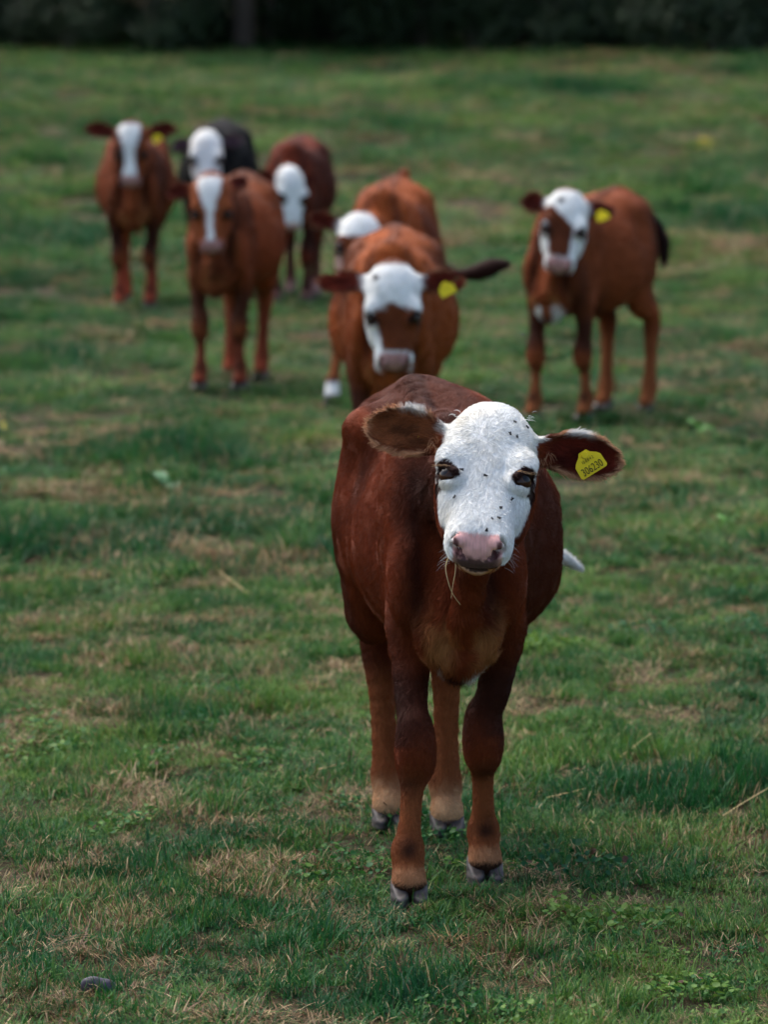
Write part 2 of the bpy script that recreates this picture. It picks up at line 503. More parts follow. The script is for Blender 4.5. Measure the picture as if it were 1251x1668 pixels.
    for i, s in enumerate((-1, 1)):
        el, back, length, tilt, hh = c.ears[i]
        el, back, tilt = (math.radians(q) for q in (el, back, tilt))
        wv = hf[1] * s
        # axis: sideways, raised by el, swept backwards by back
        a = norm(wv * math.cos(el) * math.cos(back) + np.array([0, 0, 1.0]) * math.sin(el) + np.array([0, 1.0, 0]) * math.sin(back))
        n = np.array([0, -math.cos(tilt), math.sin(tilt)]); n = norm(n - a * (a @ n))
        bb = np.cross(n, a) * (-s); bb = bb if bb[2] > 0 else -bb
        o = hp(.030 + c.ear_t[i], s * .058, -.045)
        RR = np.array([a, bb, n])
        LL = length * HS; HH = hh * HS
        hx = np.array([0, .12, .25, .42, .6, .78, .9, .97, 1.0]) * LL
        hy = np.array([.42, .46, .62, .92, 1.0, .86, .60, .33, .05]) * HH
        off = np.array([0, .0, .05, .08, .06, .0, -.06, -.10, -.12]) * HH
        def ear(X, Y, Z, o=o, RR=RR, hx=hx, hy=hy, off=off, LL=LL, HH=HH):
            p = (X - o[0], Y - o[1], Z - o[2])
            T, B, N = [RR[j][0] * p[0] + RR[j][1] * p[1] + RR[j][2] * p[2] for j in range(3)]
            T, B, N = np.broadcast_arrays(T, B, N)
            Hh = np.interp(T, hx, hy).astype(np.float32); B = B - np.interp(T, hx, off)
            q = np.clip(np.abs(B) / Hh, 0, 1.3)
            cup = (.85 - .35 * T / LL) * .034 * HS
            n0 = -cup * (1 - q * q) + cup * .35
            dn = np.abs(N - n0) * .8 - (.0052 - .0018 * T / LL) * HS
            do = np.maximum((np.abs(B) - Hh) * .8, np.maximum(T - LL, -T - .01))
            k = .006
            hq = np.maximum(k - np.abs(dn - do), 0) / k
            return np.maximum(dn, do) + hq * hq * k * .25
        ext = np.abs(RR[0]) * 0
        cs = np.array([o + RR[0] * x + RR[1] * y + RR[2] * z for x in (-.01, LL + .01) for y in (-HH * 1.1, HH * 1.1) for z in (-.045 * HS, .03 * HS)])
        f.add(ear, cs.min(0), cs.max(0), .012)
        f.cone(o - a * .02, o + a * .30 * LL - n * .018 * HS, .030 * HS, .018 * HS, .03)
        c.ear_fr.append((o, RR, LL, HH))
    V, Q = surface_nets(f)
    # keep what is joined to the largest piece
    return V, Q

def Rx(deg):
    a = math.radians(deg)
    return np.array([[1, 0, 0], [0, math.cos(a), math.sin(a)], [0, -math.sin(a), math.cos(a)]])

TORSO = [(-.385, .03, .64, .55), (-.37, .05, .69, .51), (-.34, .075, .765, .465), (-.28, .104, .845, .435), (-.20, .128, .882, .435), (-.10, .158, .890, .432),
         (0.0, .207, .892, .428), (.10, .222, .900, .430), (.18, .213, .920, .452), (.26, .182, .936, .50), (.34, .154, .946, .55), (.40, .120, .930, .62), (.44, .08, .885, .69), (.455, .03, .83, .74)]

# coat colours (linear)
C = dict(brown=lin(114, 50, 22), dark=lin(44, 22, 16), black=lin(30, 28, 34), tan=lin(172, 116, 68), cream=lin(196, 156, 116), white=lin(238, 238, 233),
         orange=lin(140, 80, 44), pink=lin(230, 174, 165), greyp=lin(120, 92, 98), lid=lin(70, 46, 40), inear=lin(124, 72, 42), rim=lin(186, 140, 104), redear=lin(110, 40, 26))

def paint(c, V):
    """coat colour, fur length, fur direction for points V (local frame)"""
    S, HS = c.size, c.head
    n = len(V)
    x, y, z = V.T / S
    nz = fbm(V[:, 0] * 9 + c.seed, V[:, 1] * 9, V[:, 2] * 9, 3)
    nf = fbm(V[:, 0] * 45, V[:, 1] * 45 + c.seed, V[:, 2] * 45, 2)
    col = np.tile(c.base, (n, 1))
    mixc = lambda m, k: col + (np.asarray(k) - col) * np.clip(m, 0, 1)[:, None]
    strk = fbm(V[:, 0] * 30 + V[:, 2] * 8, V[:, 1] * 10, V[:, 2] * 14 + c.seed, 3)
    col = col * (0.80 + 0.4 * nz)[:, None] * (.78 + .44 * strk)[:, None]
    big = fbm(V[:, 0] * 5 + c.seed + 3, V[:, 1] * 5, V[:, 2] * 2.2, 3)
    col = mixc(.6 * sstep(.50, .66, big), c.dk)
    hd = (V - np.array(c.poll)) @ c.hf.T / HS
    hd[:, 0] = tinv(hd[:, 0])
    t, w, v = hd.T
    inhead = (t > -.06) & (t < .37) & (np.abs(w) < .105) & (v > -.165 ) & (v < .06)
    body = ~inhead
    # darker chest sides and legs' front, paler brisket and inner legs
    front = sstep(-.16, -.30, y)
    col = mixc(.55 * sstep(.62, .40, z) * front * (z > .3) * sstep(.05, .10, np.abs(x)), c.dk)
    col = mixc(.8 * c.tanb * np.exp(-((z - .50) / .055) ** 2) * sstep(-.33, -.38, y) * sstep(.105, .06, np.abs(x - c.sho)) * sstep(.004, .028, np.abs(x - c.sho)) * sstep(.36, .60, strk) * (.7 + .7 * nf), C['tan'])
    col = mixc(c.whiteb * sstep(c.wbz + .01, c.wbz - .01, z + .04 * (nf - .5)) * sstep(.014, .03, np.abs(x)) * sstep(-.32, -.36, y) * (z > .41) * sstep(.07, .05, np.abs(x)), C['white'])
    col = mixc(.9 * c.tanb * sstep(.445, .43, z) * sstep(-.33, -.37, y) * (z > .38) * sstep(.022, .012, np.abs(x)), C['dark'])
    fold_shade = np.exp(-((np.abs(x) - .07 - .02 * (nz - .5)) / .022) ** 2) * sstep(-.24, -.33, y) * sstep(.50, .58, z) * body
    col = mixc(.75 * fold_shade, c.dk * .7)  # shade of the neck and shoulder crease, put into the coat colour
    leg = sstep(.47, .40, z)
    fr = leg * (y < 0)
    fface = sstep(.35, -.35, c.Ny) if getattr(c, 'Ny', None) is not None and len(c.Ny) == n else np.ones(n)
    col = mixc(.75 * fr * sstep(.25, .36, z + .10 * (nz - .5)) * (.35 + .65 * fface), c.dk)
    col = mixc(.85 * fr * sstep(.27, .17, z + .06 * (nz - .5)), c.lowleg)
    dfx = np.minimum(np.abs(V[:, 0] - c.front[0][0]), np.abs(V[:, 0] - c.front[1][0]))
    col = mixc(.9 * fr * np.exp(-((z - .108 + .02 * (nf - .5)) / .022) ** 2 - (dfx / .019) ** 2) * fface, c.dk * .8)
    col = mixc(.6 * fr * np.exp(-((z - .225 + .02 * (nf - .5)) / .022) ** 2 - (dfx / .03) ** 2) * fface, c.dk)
    col = mixc(np.clip(.45 + c.footmix * .5, 0, 1) * fr * sstep(.085, .065, z - .025 * (c.footmix > .9)), c.foot * c.footmix + c.lowleg * (1 - c.footmix))
    col = mixc(.95 * fr * sstep(.052, .042, z + .008 * (nf - .5)) * fface, C['dark'] * .5)
    hr = leg * (y >= 0)
    col = mixc(.8 * hr * sstep(.36, .28, z), c.lowleg)
    col = mixc(.9 * hr * sstep(.125, .06, z + .03 * (nf - .5)), c.foot)
    col = mixc(.9 * hr * sstep(.04, .034, z), C['greyp'] * .4)
    # inner sides of the legs are paler
    # spine stripe
    col = mixc(.55 * sstep(.03, .008, np.abs(x)) * sstep(.80, .86, z) * (y > -.3) * body, c.dk)
    # tail end
    tp = np.array(c.tail); 
    if c.tailc is not None:
        dd = np.full(n, 9.0)
        for a_, b_ in list(zip(tp[:-1], tp[1:]))[-c.tailn:]:
            seg = b_ - a_; hh = np.clip((V - a_) @ seg / (seg @ seg), 0, 1)
            dd = np.minimum(dd, np.linalg.norm(V - a_ - hh[:, None] * seg, axis=1))
        col = mixc(sstep(.06, .04, dd), c.tailc)
    # head
    col = c.face(c, col, mixc, t, w, v, inhead, nz, nf, V)
    hcol = col
    # ears
    isear = np.zeros(n, bool)
    for i, (o, RR, LL, HH) in enumerate(c.ear_fr):
        e = (V - o) @ RR.T
        T, B, N = e.T
        ie = (T > .18 * LL) & (T < LL * 1.05) & (np.abs(B) < HH * 1.2) & (np.abs(N) < .06)
        isear |= ie
        hx = np.interp(T / LL, [0, .12, .25, .42, .6, .78, .9, .97, 1.0], [.42, .46, .62, .92, 1.0, .86, .60, .33, .05]) * HH
        B = B - np.interp(T / LL, [0, .12, .25, .42, .6, .78, .9, .97, 1.0], [0, .0, .05, .08, .06, .0, -.06, -.10, -.12]) * HH
        q = np.abs(B) / np.maximum(hx, .004)
        ecol = np.tile(c.ear * (0.9), (n, 1)) * (.7 + .6 * nz)[:, None]
        inner = c.inear[i] if isinstance(c.inear, list) else c.inear
        k = sstep(.85, .6, q) * (N > -.03)
        blot = fbm(T * 28 + 3, B * 45, N * 30, 2)
        ecol = ecol + (inner * (.5 + .7 * sstep(.3, .75, blot))[:, None] * (.7 + .6 * nf)[:, None] - ecol) * k[:, None]
        rim = np.maximum(sstep(.76, .88, q) * sstep(.25, .4, T / LL), sstep(.90, .96, T / LL)) * c.rim
        ecol = ecol + (C['rim'] - ecol) * rim[:, None]
        wt = sstep(.6, .9, B / np.maximum(hx, .004)) * sstep(.36, .44, T / LL) * sstep(.72, .6, T / LL) * c.eartop
        ecol = ecol + (C['white'] - ecol) * wt[:, None]
        m = sstep(.12, .3, T / LL) * ie
        col = col + (ecol - col) * m[:, None]
    return np.clip(col, 0.004, .9), inhead & ~isear, isear, hd

# ----- face patterns
def nose(c, col, mixc_, t, w, v, inhead, nz, nf, pink=1.0):
    def mx(m, k):
        return col + (np.asarray(k) - col) * np.clip(m, 0, 1)[:, None]
    ns = vnoise(w * 190 + 3, v * 190 + 5, t * 60)
    far = 0.0 if pink == 1.0 else 1.0                      # the herd's noses are broader and duller
    pad = inhead * sstep(.307 - .024 * far, .315 - .02 * far, t + .10 * (v + .03) ) * sstep(.0475 + .006 * far, .042 + .006 * far, np.abs(w)) * sstep(-.082, -.078, v)
    col = mx(pad * (pink if far == 0 else 1.0), C['pink'] * (.85 + .3 * nf)[:, None] * (1 - .38 * far))
    dk = pad * sstep(-.034, -.050, v + .02 * (nf - .5)) * sstep(.46, .60, ns + .42 * sstep(-.038, -.058, v)) * sstep(.044, .032, np.abs(w))
    col = mx(dk * .92 * pink, C['dark'] * .8 + C['greyp'] * .1)
    col = mx(pad * pink * .35 * sstep(-.03, -.055, v), C['greyp'])
    aw = np.abs(w)
    nd_ = np.minimum(np.hypot(aw - .040, (v + .026) * .6), np.hypot((aw - .033), (v + .040)))
    nd_ = np.minimum(np.hypot(aw - .0405, np.maximum(np.abs(v + .024) - .008, 0)), np.hypot((aw - .034), (v + .040) * .8))
    col = mx(pad * pink * sstep(.0085, .0045, nd_) * .9, lin(66, 28, 30))  # shade inside the nostril hollow, painted into the skin colour
    lip = inhead * (t > .27) * (v < -.079) * (v > -.085)
    col = mx(lip * .9, lin(40, 26, 24))
    return col

def lids(c, col, t, w, v, inhead, k=1.0):
    aw = np.abs(w)
    sl = math.radians(c.slant)
    p = (aw - .071) * math.cos(sl) - (t - .158) * math.sin(sl); q = (aw - .071) * math.sin(sl) + (t - .158) * math.cos(sl)
    ls = c.lidscale
    d = (p / (.0275 * ls)) ** 2 + (q / (np.where(q < 0, .015, .0155) * ls)) ** 2
    m = inhead * sstep(1.2, .85, d + .5 * (vnoise(w * 120, t * 120, v * 120) - .5)) * (v > -.05) * k
    return col + (lin(52, 26, 16) * .6 - col) * np.clip(m, 0, 1)[:, None]

def face_white(c, col, mixc, t, w, v, inhead, nz, nf, V):
    bl = np.interp(t, [-.05, .0, .05, .10, .15, .20, .26, .29, .36], [-.035, -.026, -.024, -.030, -.040, -.050, -.062, -.086, -.088])
    m = inhead * sstep(-.006, .006, v - bl + .022 * (nf - .5)) * sstep(-.056, -.046, t) * sstep(.102, .096, np.abs(w))
    dirt = .55 * sstep(.52, .75, fbm(V[:, 0] * 14 + 2, V[:, 1] * 14, V[:, 2] * 14, 4))[:, None]
    wh = C['white'] * (.93 + .12 * nz)[:, None]
    wh = wh * (1 - dirt) + (wh * np.array([.90, .84, .74])) * dirt
    col = col + (wh - col) * m[:, None]
    chin = inhead * (t > .262) * (v < -.080) * (v > -.100)
    col = col + (C['tan'] * 1.2 - col) * (chin * .8)[:, None]
    col = nose(c, col, mixc, t, w, v, inhead, nz, nf)
    return lids(c, col, t, w, v, inhead)

def face_blaze(wide, prof=(.8, 1.1, 1.2, .8, .55, .5, .75, 1.0, 1.0)):
    def fn(c, col, mixc, t, w, v, inhead, nz, nf, V):
        hw = np.interp(t, [-.02, .02, .06, .11, .16, .22, .27, .31, .35], np.array(prof) * .042 * wide)
        m = inhead * sstep(.008, -.006, np.abs(w + .006) - hw + .02 * (nf - .5)) * sstep(-.03, 0.0, v + .03) * sstep(-.02, 0.0, t)
        col = col + (C['white'] * (.95 + .1 * nz)[:, None] - col) * m[:, None]
        col = nose(c, col, mixc, t, w, v, inhead, nz, nf, .8)
        return lids(c, col, t, w, v, inhead)
    return fn

def face_cap(bottom, cheek_l, cheek_r, spots, wl=(.066, .054, .040, .034), wr=(.066, .054, .040, .034)):
    """white brow, brown nose bridge, white cheek stripes"""
    def fn(c, col, mixc, t, w, v, inhead, nz, nf, V):
        white = C['white'] * (.93 + .12 * nz)[:, None]
        brow = np.interp(w, [-.09, -.06, -.03, 0, .03, .055, .09], bottom)
        m = inhead * sstep(.008, -.006, t - brow + .03 * (nf - .5)) * sstep(-.05, -.035, v) * sstep(-.03, -.01, t)
        wd = np.where(w < 0, np.interp(t, [.13, .2, .3, .36], wl), np.interp(t, [.13, .2, .3, .36], wr))
        ch = inhead * (t > .13) * sstep(-.004, .006, np.abs(w) - wd + .012 * (nf - .5)) * sstep(-.085, -.075, v) * np.where(w < 0, cheek_l, cheek_r)
        mu = inhead * sstep(.272, .286, t) * sstep(-.085, -.078, v)
        col = col + (white - col) * np.clip(np.maximum(np.maximum(m, ch), mu), 0, 1)[:, None]
        for st, sw, sr in spots:
            d = np.hypot(t - st, w - sw)
            col = col + (C['dark'] * .6 - col) * (inhead * sstep(sr, sr * .6, d) * (v > -.04))[:, None]
        col = nose(c, col, mixc, t, w, v, inhead, nz, nf, .85)
        return lids(c, col, t, w, v, inhead)
    return fn

def claw_mesh():
    h = .0022
    f = Field((-.045, -.062, -.004), (.045, .05, .06), h)
    for s in (-1, 1):
        f.ell((s * .0185, -.008, .012), (.0175, .047, .042), .001, None)
        f.ell((s * .0175, .004, .044), (.016, .026, .02), .012, None)
    def halfspace(X, Y, Z): return np.broadcast_to(Z - .002, np.broadcast(X, Y, Z).shape)
    f.cut(halfspace, (-.06, -.06, -.01), (.06, .06, .01), .003)
    def slope(X, Y, Z): return -(Z - .050 - (Y + .0) * .55) * .87 + 0 * X
    f.cut(slope, (-.06, -.06, -.01), (.06, .06, .07), .004)
    return mesh_np('hoof', *surface_nets(f))
CLAW = claw_mesh(); CLAW.materials.append(HOOF)

def uv_ball(r, nu=24, nv=16):
    V = [(0, 0, r)]
    for i in range(1, nv):
        a = math.pi * i / nv
        for j in range(nu):
            b = 2 * math.pi * j / nu
            V.append((r * math.sin(a) * math.cos(b), r * math.sin(a) * math.sin(b), r * math.cos(a)))
    V.append((0, 0, -r))
    Fc = [(0, 1 + j, 1 + (j + 1) % nu) for j in range(nu)]
    for i in range(nv - 2):
        for j in range(nu):
            a, b = 1 + i * nu + j, 1 + i * nu + (j + 1) % nu
            Fc.append((a, a + nu, b + nu, b))
    l = 1 + (nv - 2) * nu
    Fc += [(l + (j + 1) % nu, l + j, len(V) - 1) for j in range(nu)]
    me = bpy.data.meshes.new('eye'); me.from_pydata(V, [], Fc)
    for p in me.polygons: p.use_smooth = True
    return me
EYEM = uv_ball(.0215); EYEM.materials.append(EYE)

def tag_mesh():
    # outline of the tag: a neck with a stud, then a flaring plate; local x along the print, z up, y thickness
    import bmesh
    pts = [(-.008, .022), (.008, .022), (.012, .015), (.022, .008), (.027, .002), (.028, -.020), (.025, -.024), (-.025, -.024), (-.028, -.020), (-.027, .002), (-.022, .008), (-.012, .016)]
    bm = bmesh.new()
    a = [bm.verts.new((x, 0, z)) for x, z in pts]
    fc = bm.faces.new(a)
    r = bmesh.ops.extrude_face_region(bm, geom=[fc])
    for g in r['geom']:
        if isinstance(g, bmesh.types.BMVert): g.co.y += .0022
    m = Matrix.Translation((0, -.001, .014)) @ Matrix.Rotation(math.pi / 2, 4, 'X')
    bmesh.ops.create_cone(bm, cap_ends=True, segments=20, radius1=.007, radius2=.006, depth=.005, matrix=m)
    bmesh.ops.recalc_face_normals(bm, faces=bm.faces)
    bmesh.ops.bevel(bm, geom=[e for e in bm.edges if e.calc_face_angle(0) > .8], offset=.0006, segments=2, affect='EDGES')
    me = bpy.data.meshes.new('ear_tag'); bm.to_mesh(me); bm.free()
    me.materials.append(TAGM)
    return me
TAG = tag_mesh()
def stud_mesh():
    V, Q = [], []
    prof = [(0, .006), (.003, .0058), (.0042, .0045), (.0048, .002), (.010, .0015), (.0105, 0), (.009, -.002)]
    for i, (q, z) in enumerate(prof):
        for j in range(16):
            V.append((max(q, .0004) * math.cos(j * .3927), max(q, .0004) * math.sin(j * .3927), z))
    for i in range(len(prof) - 1):
        for j in range(16):
            Q.append((i * 16 + (j + 1) % 16, i * 16 + j, (i + 1) * 16 + j, (i + 1) * 16 + (j + 1) % 16))
    me = mesh_np('ear_stud', V, Q); me.materials.append(TAGM)
    return me
STUD = stud_mesh()

def text_mesh(s, size):
    cu = bpy.data.curves.new('lettering', 'FONT'); cu.body = s; cu.size = size; cu.align_x = 'CENTER'; cu.align_y = 'CENTER'; cu.extrude = .0002
    o = bpy.data.objects.new('lettering', cu); COL.objects.link(o)
    bpy.context.view_layer.update()
    me = bpy.data.meshes.new_from_object(o.evaluated_get(bpy.context.evaluated_depsgraph_get()))
    bpy.data.objects.remove(o); me.name = 'lettering'
    me.materials.clear(); me.materials.append(INK)
    return me

def fur(c, V, Q, N, count, name, parent):
    """short coat hair lying along the body"""
    r = np.random.default_rng(11)
    A = V[Q]
    ar = np.linalg.norm(np.cross(A[:, 2] - A[:, 0], A[:, 3] - A[:, 1]), axis=1)
    fc = r.choice(len(Q), count, p=ar / ar.sum())
    a, b = r.random((2, count, 1))
    q = Q[fc]
    W = [(1 - a) * (1 - b), a * (1 - b), a * b, (1 - a) * b]
    P = sum(V[q[:, i]] * W[i] for i in range(4))
    NN = sum(N[q[:, i]] * W[i] for i in range(4)); NN /= np.linalg.norm(NN, axis=1)[:, None] + 1e-9
    c.Ny = NN[:, 1]
    col, inh, ear, hd = paint(c, P)
    # leave the nose pad, the eyes and the horn bare
    t, w, v = hd.T
    bare = (inh & (t + .1 * (v + .03) > .312) & (np.abs(w) < .0475) & (v < .0)) | (inh & ((((t - .157) / .015) ** 2 + ((np.abs(w) - .071) / .024) ** 2) < .9) & (v > -.04)) | (P[:, 2] < .036 * c.size)
    keep = ~bare
    P, NN, col, inh, ear, hd = P[keep], NN[keep], col[keep], inh[keep], ear[keep], hd[keep]
    n = len(P)
    S = c.size
    flow = np.tile(np.array([0, .55, -.6]), (n, 1))
    leg = P[:, 2] < .46 * S
    flow[leg] = (0, .1, -1)
    up = (NN[:, 2] > .6) & ~leg
    flow[up] = (0, 1, -.1)
    flow[:, 0] += np.sign(P[:, 0]) * .12
    # face: outward from the whorl on the brow
    t, w, v = hd.T
    wh = np.stack([t - .085, w * 1.0], 1)
    wh /= np.linalg.norm(wh, axis=1)[:, None] + .02
    ff = wh[:, :1] * c.hf[0] + wh[:, 1:] * c.hf[1] - .35 * c.hf[2]
    flow[inh] = ff[inh]
    length = np.full(n, .0105)
    length[inh] = .0085
    length[leg] = .0075
    for o, RR, LL, HH in c.ear_fr:
        e = (P - o) @ RR.T
        T, B, Nn = e.T
        ie = ear & (T > 0) & (T < LL * 1.05) & (np.abs(B) < HH * 1.2) & (np.abs(Nn) < .06)
        flow[ie] = RR[0]
        edge = ie & (np.abs(B) > .62 * HH)
        flow[edge] = (RR[0][None] * .6 + np.sign(B[edge])[:, None] * RR[1][None] * .8)
        length[ie] = .011
        base = ie & (T < .55 * LL) & (Nn > -.02)
        length[base] = .014
        low = edge & (B < 0)
        length[low] = .014
    bris = (P[:, 1] < -.33 * S) & (P[:, 2] < .56 * S) & (P[:, 2] > .40 * S) & (np.abs(P[:, 0]) < .08)
    length[bris] = .022
    length *= r.uniform(.6, 1.25, n) * c.fat ** .5
    # clumping: neighbouring hairs share a little drift
    dr = np.stack([fbm(P[:, 0] * 38 + 9 * i, P[:, 1] * 38, P[:, 2] * 38, 2) - .5 for i in range(3)], 1)
    flow = flow + dr * np.where(inh, 1.7, 1.9)[:, None] + r.normal(0, .12, (n, 3))
    flow -= NN * np.sum(flow * NN, 1)[:, None]
    flow /= np.linalg.norm(flow, axis=1)[:, None] + 1e-9
    lift = r.uniform(.04, .26, n)[:, None] + .10 * (r.random((n, 1)) < .12)
    d1 = flow * (1 - lift * .4) + NN * (lift + .12)
    d2 = flow + NN * lift * .7
    d1 /= np.linalg.norm(d1, axis=1)[:, None]; d2 /= np.linalg.norm(d2, axis=1)[:, None]
    L = length[:, None]
    pts = np.stack([P - NN * .001, P + d1 * L * .5, P + d1 * L * .5 + d2 * L * .5], 1)
    tint = r.uniform(.75, 1.3, n)[:, None]
    white = (col.min(1) > .5)[:, None]
    tint = np.where(white, r.uniform(.80, 1.05, n)[:, None], tint)
    cc = np.clip(col * tint, 0, .9)
    tips = np.where(white, cc, np.clip(cc * 1.12, 0, .9))
    pc = np.stack([cc, cc, tips], 1)
    rad = np.tile(np.array([.00042, .00034, .00008]) * c.fat, (n, 1)) * r.uniform(.8, 1.2, (n, 1))
    if c.fat == 1.0:
        wp, wc, wr = whiskers(c, r)
        pts = np.concatenate([pts, wp]); pc = np.concatenate([pc, wc]); rad = np.concatenate([rad, wr])
    return hair_object(name, pts, pc, rad, parent)

def whiskers(c, r):
    hf, P, HS = c.hf, np.array(c.poll), c.head
    hp = lambda t, w, v: P + (hf[0] * tmap(t) + hf[1] * w + hf[2] * v) * HS
    out = []
    def strand(p, d, L, droop, col, r0):
        d = norm(d); q = p + d * L * .5; e_ = q + norm(d + np.array([0, 0, -droop])) * L * .5
        out.append((np.stack([p, q, e_]), col, r0))
    for s in (-1, 1):
        for k in range(14):
            t, v = r.uniform(.262, .315), r.uniform(-.092, -.05)
            strand(hp(t, s * .050, v), hf[1] * s + hf[0] * r.uniform(0, .9) + hf[2] * r.uniform(-.9, .3), r.uniform(.014, .036), .4, C['white'] * .8, .00018)
        ec, RE = getattr(c, 'eye_%d' % (s > 0))
        for k in range(34):
            q = r.uniform(-1, 1)
            p = ec + RE[2] * .0215 * HS + RE[0] * q * .020 * HS - RE[1] * (.008 - .004 * q) * HS
            strand(p, RE[2] * .8 + RE[1] * r.uniform(.1, .6) + RE[0] * (q * .5 + .3), r.uniform(.010, .018), .3, C['dark'] * .8 if r.random() < .6 else C['cream'], .00034)
        for k in range(6):                                   # tufts where the poll meets the ears
            p = hp(r.uniform(-.02, .012), s * r.uniform(.058, .072), r.uniform(-.02, .008))
            strand(p, hf[1] * s + hf[2] * r.uniform(-.2, .5) - hf[0] * r.uniform(0, .6), r.uniform(.008, .018), .6, C['white'], .00032)
        o, RR, LL, HH = c.ear_fr[s > 0]
        for k in range(40):                                   # long hairs at the ear's root
            p = o + RR[0] * r.uniform(.10, .30) * LL + RR[1] * r.uniform(-.45, .1) * HH + RR[2] * .006
            strand(p, RR[2] * .7 - RR[1] * r.uniform(0, 1.0) + RR[0] * r.uniform(-.8, .4), r.uniform(.02, .04), .5, C['rim'] * .8, .00028)
    for k in range(30):
        p = hp(r.uniform(.26, .30), r.uniform(-.035, .035), -.104)
        strand(p, -hf[2] + hf[0] * r.uniform(-.2, .8) + hf[1] * r.uniform(-.5, .5), r.uniform(.012, .028), .2, C['tan'], .00028)
    pts = np.stack([o[0] for o in out]); pc = np.stack([np.tile(np.clip(o[1], 0, .9), (3, 1)) for o in out])
    rad = np.stack([np.array([1, .8, .3]) * o[2] for o in out])
    return pts, pc, rad

def hair_object(name, pts, pc, rad, parent):
    n, k = pts.shape[:2]
    hc = bpy.data.hair_curves.new(name)
    hc.add_curves([k] * n)
    hc.attributes['position'].data.foreach_set('vector', pts.astype(np.float32).ravel())
    ra = hc.attributes.get('radius') or hc.attributes.new('radius', 'FLOAT', 'POINT')
    ra.data.foreach_set('value', rad.astype(np.float32).ravel())
    ca = hc.attributes.new('coat', 'FLOAT_COLOR', 'POINT')
    ca.data.foreach_set('color', np.concatenate([pc, np.ones(pc.shape[:2] + (1,))], 2).astype(np.float32).ravel())
    hc.materials.append(HAIR)
    return obj(name, hc, None, parent)

def calf(loc, yaw, label, **kw):
    c = Calf()
    c.size, c.head, c.h, c.knee_in, c.seed = 1.0, 1.0, .0095, 0.004, 0.0
    c.torso = TORSO
    c.bend = None
    c.ear_t = (0, 0)
    c.elbow = (0, 0)
    c.sho = 0.0
    c.hipx = 0.0
    c.wbz = .445
    c.front = [(-.085, -.30), (.085, -.26)]
    c.hind = [(-.075, .34), (.075, .30)]
    c.slant = 28
    c.lidscale = 1.15
    c.pitch, c.hyaw, c.roll = 68, 0, 0
    c.poll = (0, -.56, .95)
    c.ears = [(6, 12, .15, 8, .045), (6, 12, .15, 8, .045)]
    c.tail = [(0, .42, .85), (.0, .475, .78), (0, .485, .62), (0, .48, .45), (0, .475, .36)]
    c.tail_r = [.020, .02, .016, .02, .006]
    c.tailc = None
    c.tailn = 1
    c.footmix = .5
    c.base, c.dk, c.lowleg, c.foot = C['brown'], C['dark'], C['orange'], C['orange']
    c.ear, c.inear, c.rim, c.eartop = C['brown'] * .6, C['redear'] * .7, .3, 0.0
    c.tanb, c.whiteb = .6, 0.0
    c.face = face_white
    c.tags = []
    c.studs = []
    c.fur = 45000
    c.fat = 2.2
    for k, v in kw.items(): setattr(c, k, v)
    c.hf = head_frame(c.pitch, c.hyaw, c.roll)
    S = c.size
    c.lo = (-.36 * S, -.92 * S, -.01); c.hi = (.40 * S, .58 * S, 1.10 * S)
    V, Q = build_calf(c)
    me = mesh_np('body', V, Q)
    NV = np.empty(len(V) * 3, np.float32); me.vertices.foreach_get('normal', NV); NV = NV.reshape(-1, 3).astype(float)
    c.Ny = NV[:, 1]
    col, *_ = paint(c, V)
    bpy.data.meshes.remove(me)
    e = bpy.data.objects.new('calf', None); COL.objects.link(e)
    e.empty_display_size = .2
    e.location = (loc[0], loc[1], ground_z(loc[0], loc[1])); e.rotation_euler = (0, 0, math.radians(yaw))
    tag(e, label, 'calf', 'calves standing in the pasture')
    me = mesh_np('body', V, Q, True, col)
    body = obj('body', me, COAT, e)
    for s in (0, 1):
        ec, RE = getattr(c, 'eye_%d' % s)
        o = obj('eye', EYEM, None, e)
        M = Matrix((Vector(RE[0]), Vector(-RE[2]), Vector(RE[1]))).transposed().to_4x4()
        o.matrix_local = Matrix.Translation(Vector(ec)) @ M @ Matrix.Scale(c.head, 4)
    for fx, fy in list(c.front) + list(c.hind):
        o = obj('hoof', CLAW, None, e)
        o.location = (fx, fy, 0); o.scale = (S * 1.0,) * 3
    for (i, T, B, N, spin, lean, text) in c.tags:
        o_, RR, LL, HH = c.ear_fr[i]
        p = o_ + RR[0] * T + RR[1] * B + RR[2] * N
        o = obj('ear_tag', TAG, None, e)
        X = RR[0] if i else -RR[0]
        Y = -RR[2]; Z = np.cross(X, Y); 
        M = Matrix((Vector(X), Vector(Y), Vector(Z))).transposed().to_4x4()
        o.matrix_local = Matrix.Translation(Vector(p)) @ M @ Matrix.Rotation(math.radians(lean), 4, 'X') @ Matrix.Rotation(math.radians(spin), 4, 'Y')
        if text:
            for (tx, sz, zz) in text:
                l = obj('lettering', text_mesh(tx, sz), None, o)
                l.location = (0, -.0022, zz); l.rotation_euler = (math.pi / 2, 0, 0); l.scale = (.70, 1, 1)
    for (i, T, B, N) in c.studs:
        o_, RR, LL, HH = c.ear_fr[i]
        o = obj('ear_stud', STUD, None, e)
        Z = RR[2]; X = RR[0]; Y = np.cross(Z, X)
        o.matrix_local = Matrix.Translation(Vector(o_ + RR[0] * T + RR[1] * B + RR[2] * N)) @ Matrix((Vector(X), Vector(Y), Vector(Z))).transposed().to_4x4()
    if c.fur:
        fur(c, np.asarray(V), Q, NV, c.fur, 'coat_hair', e)
    c.empty, c.V = e, V
    return c

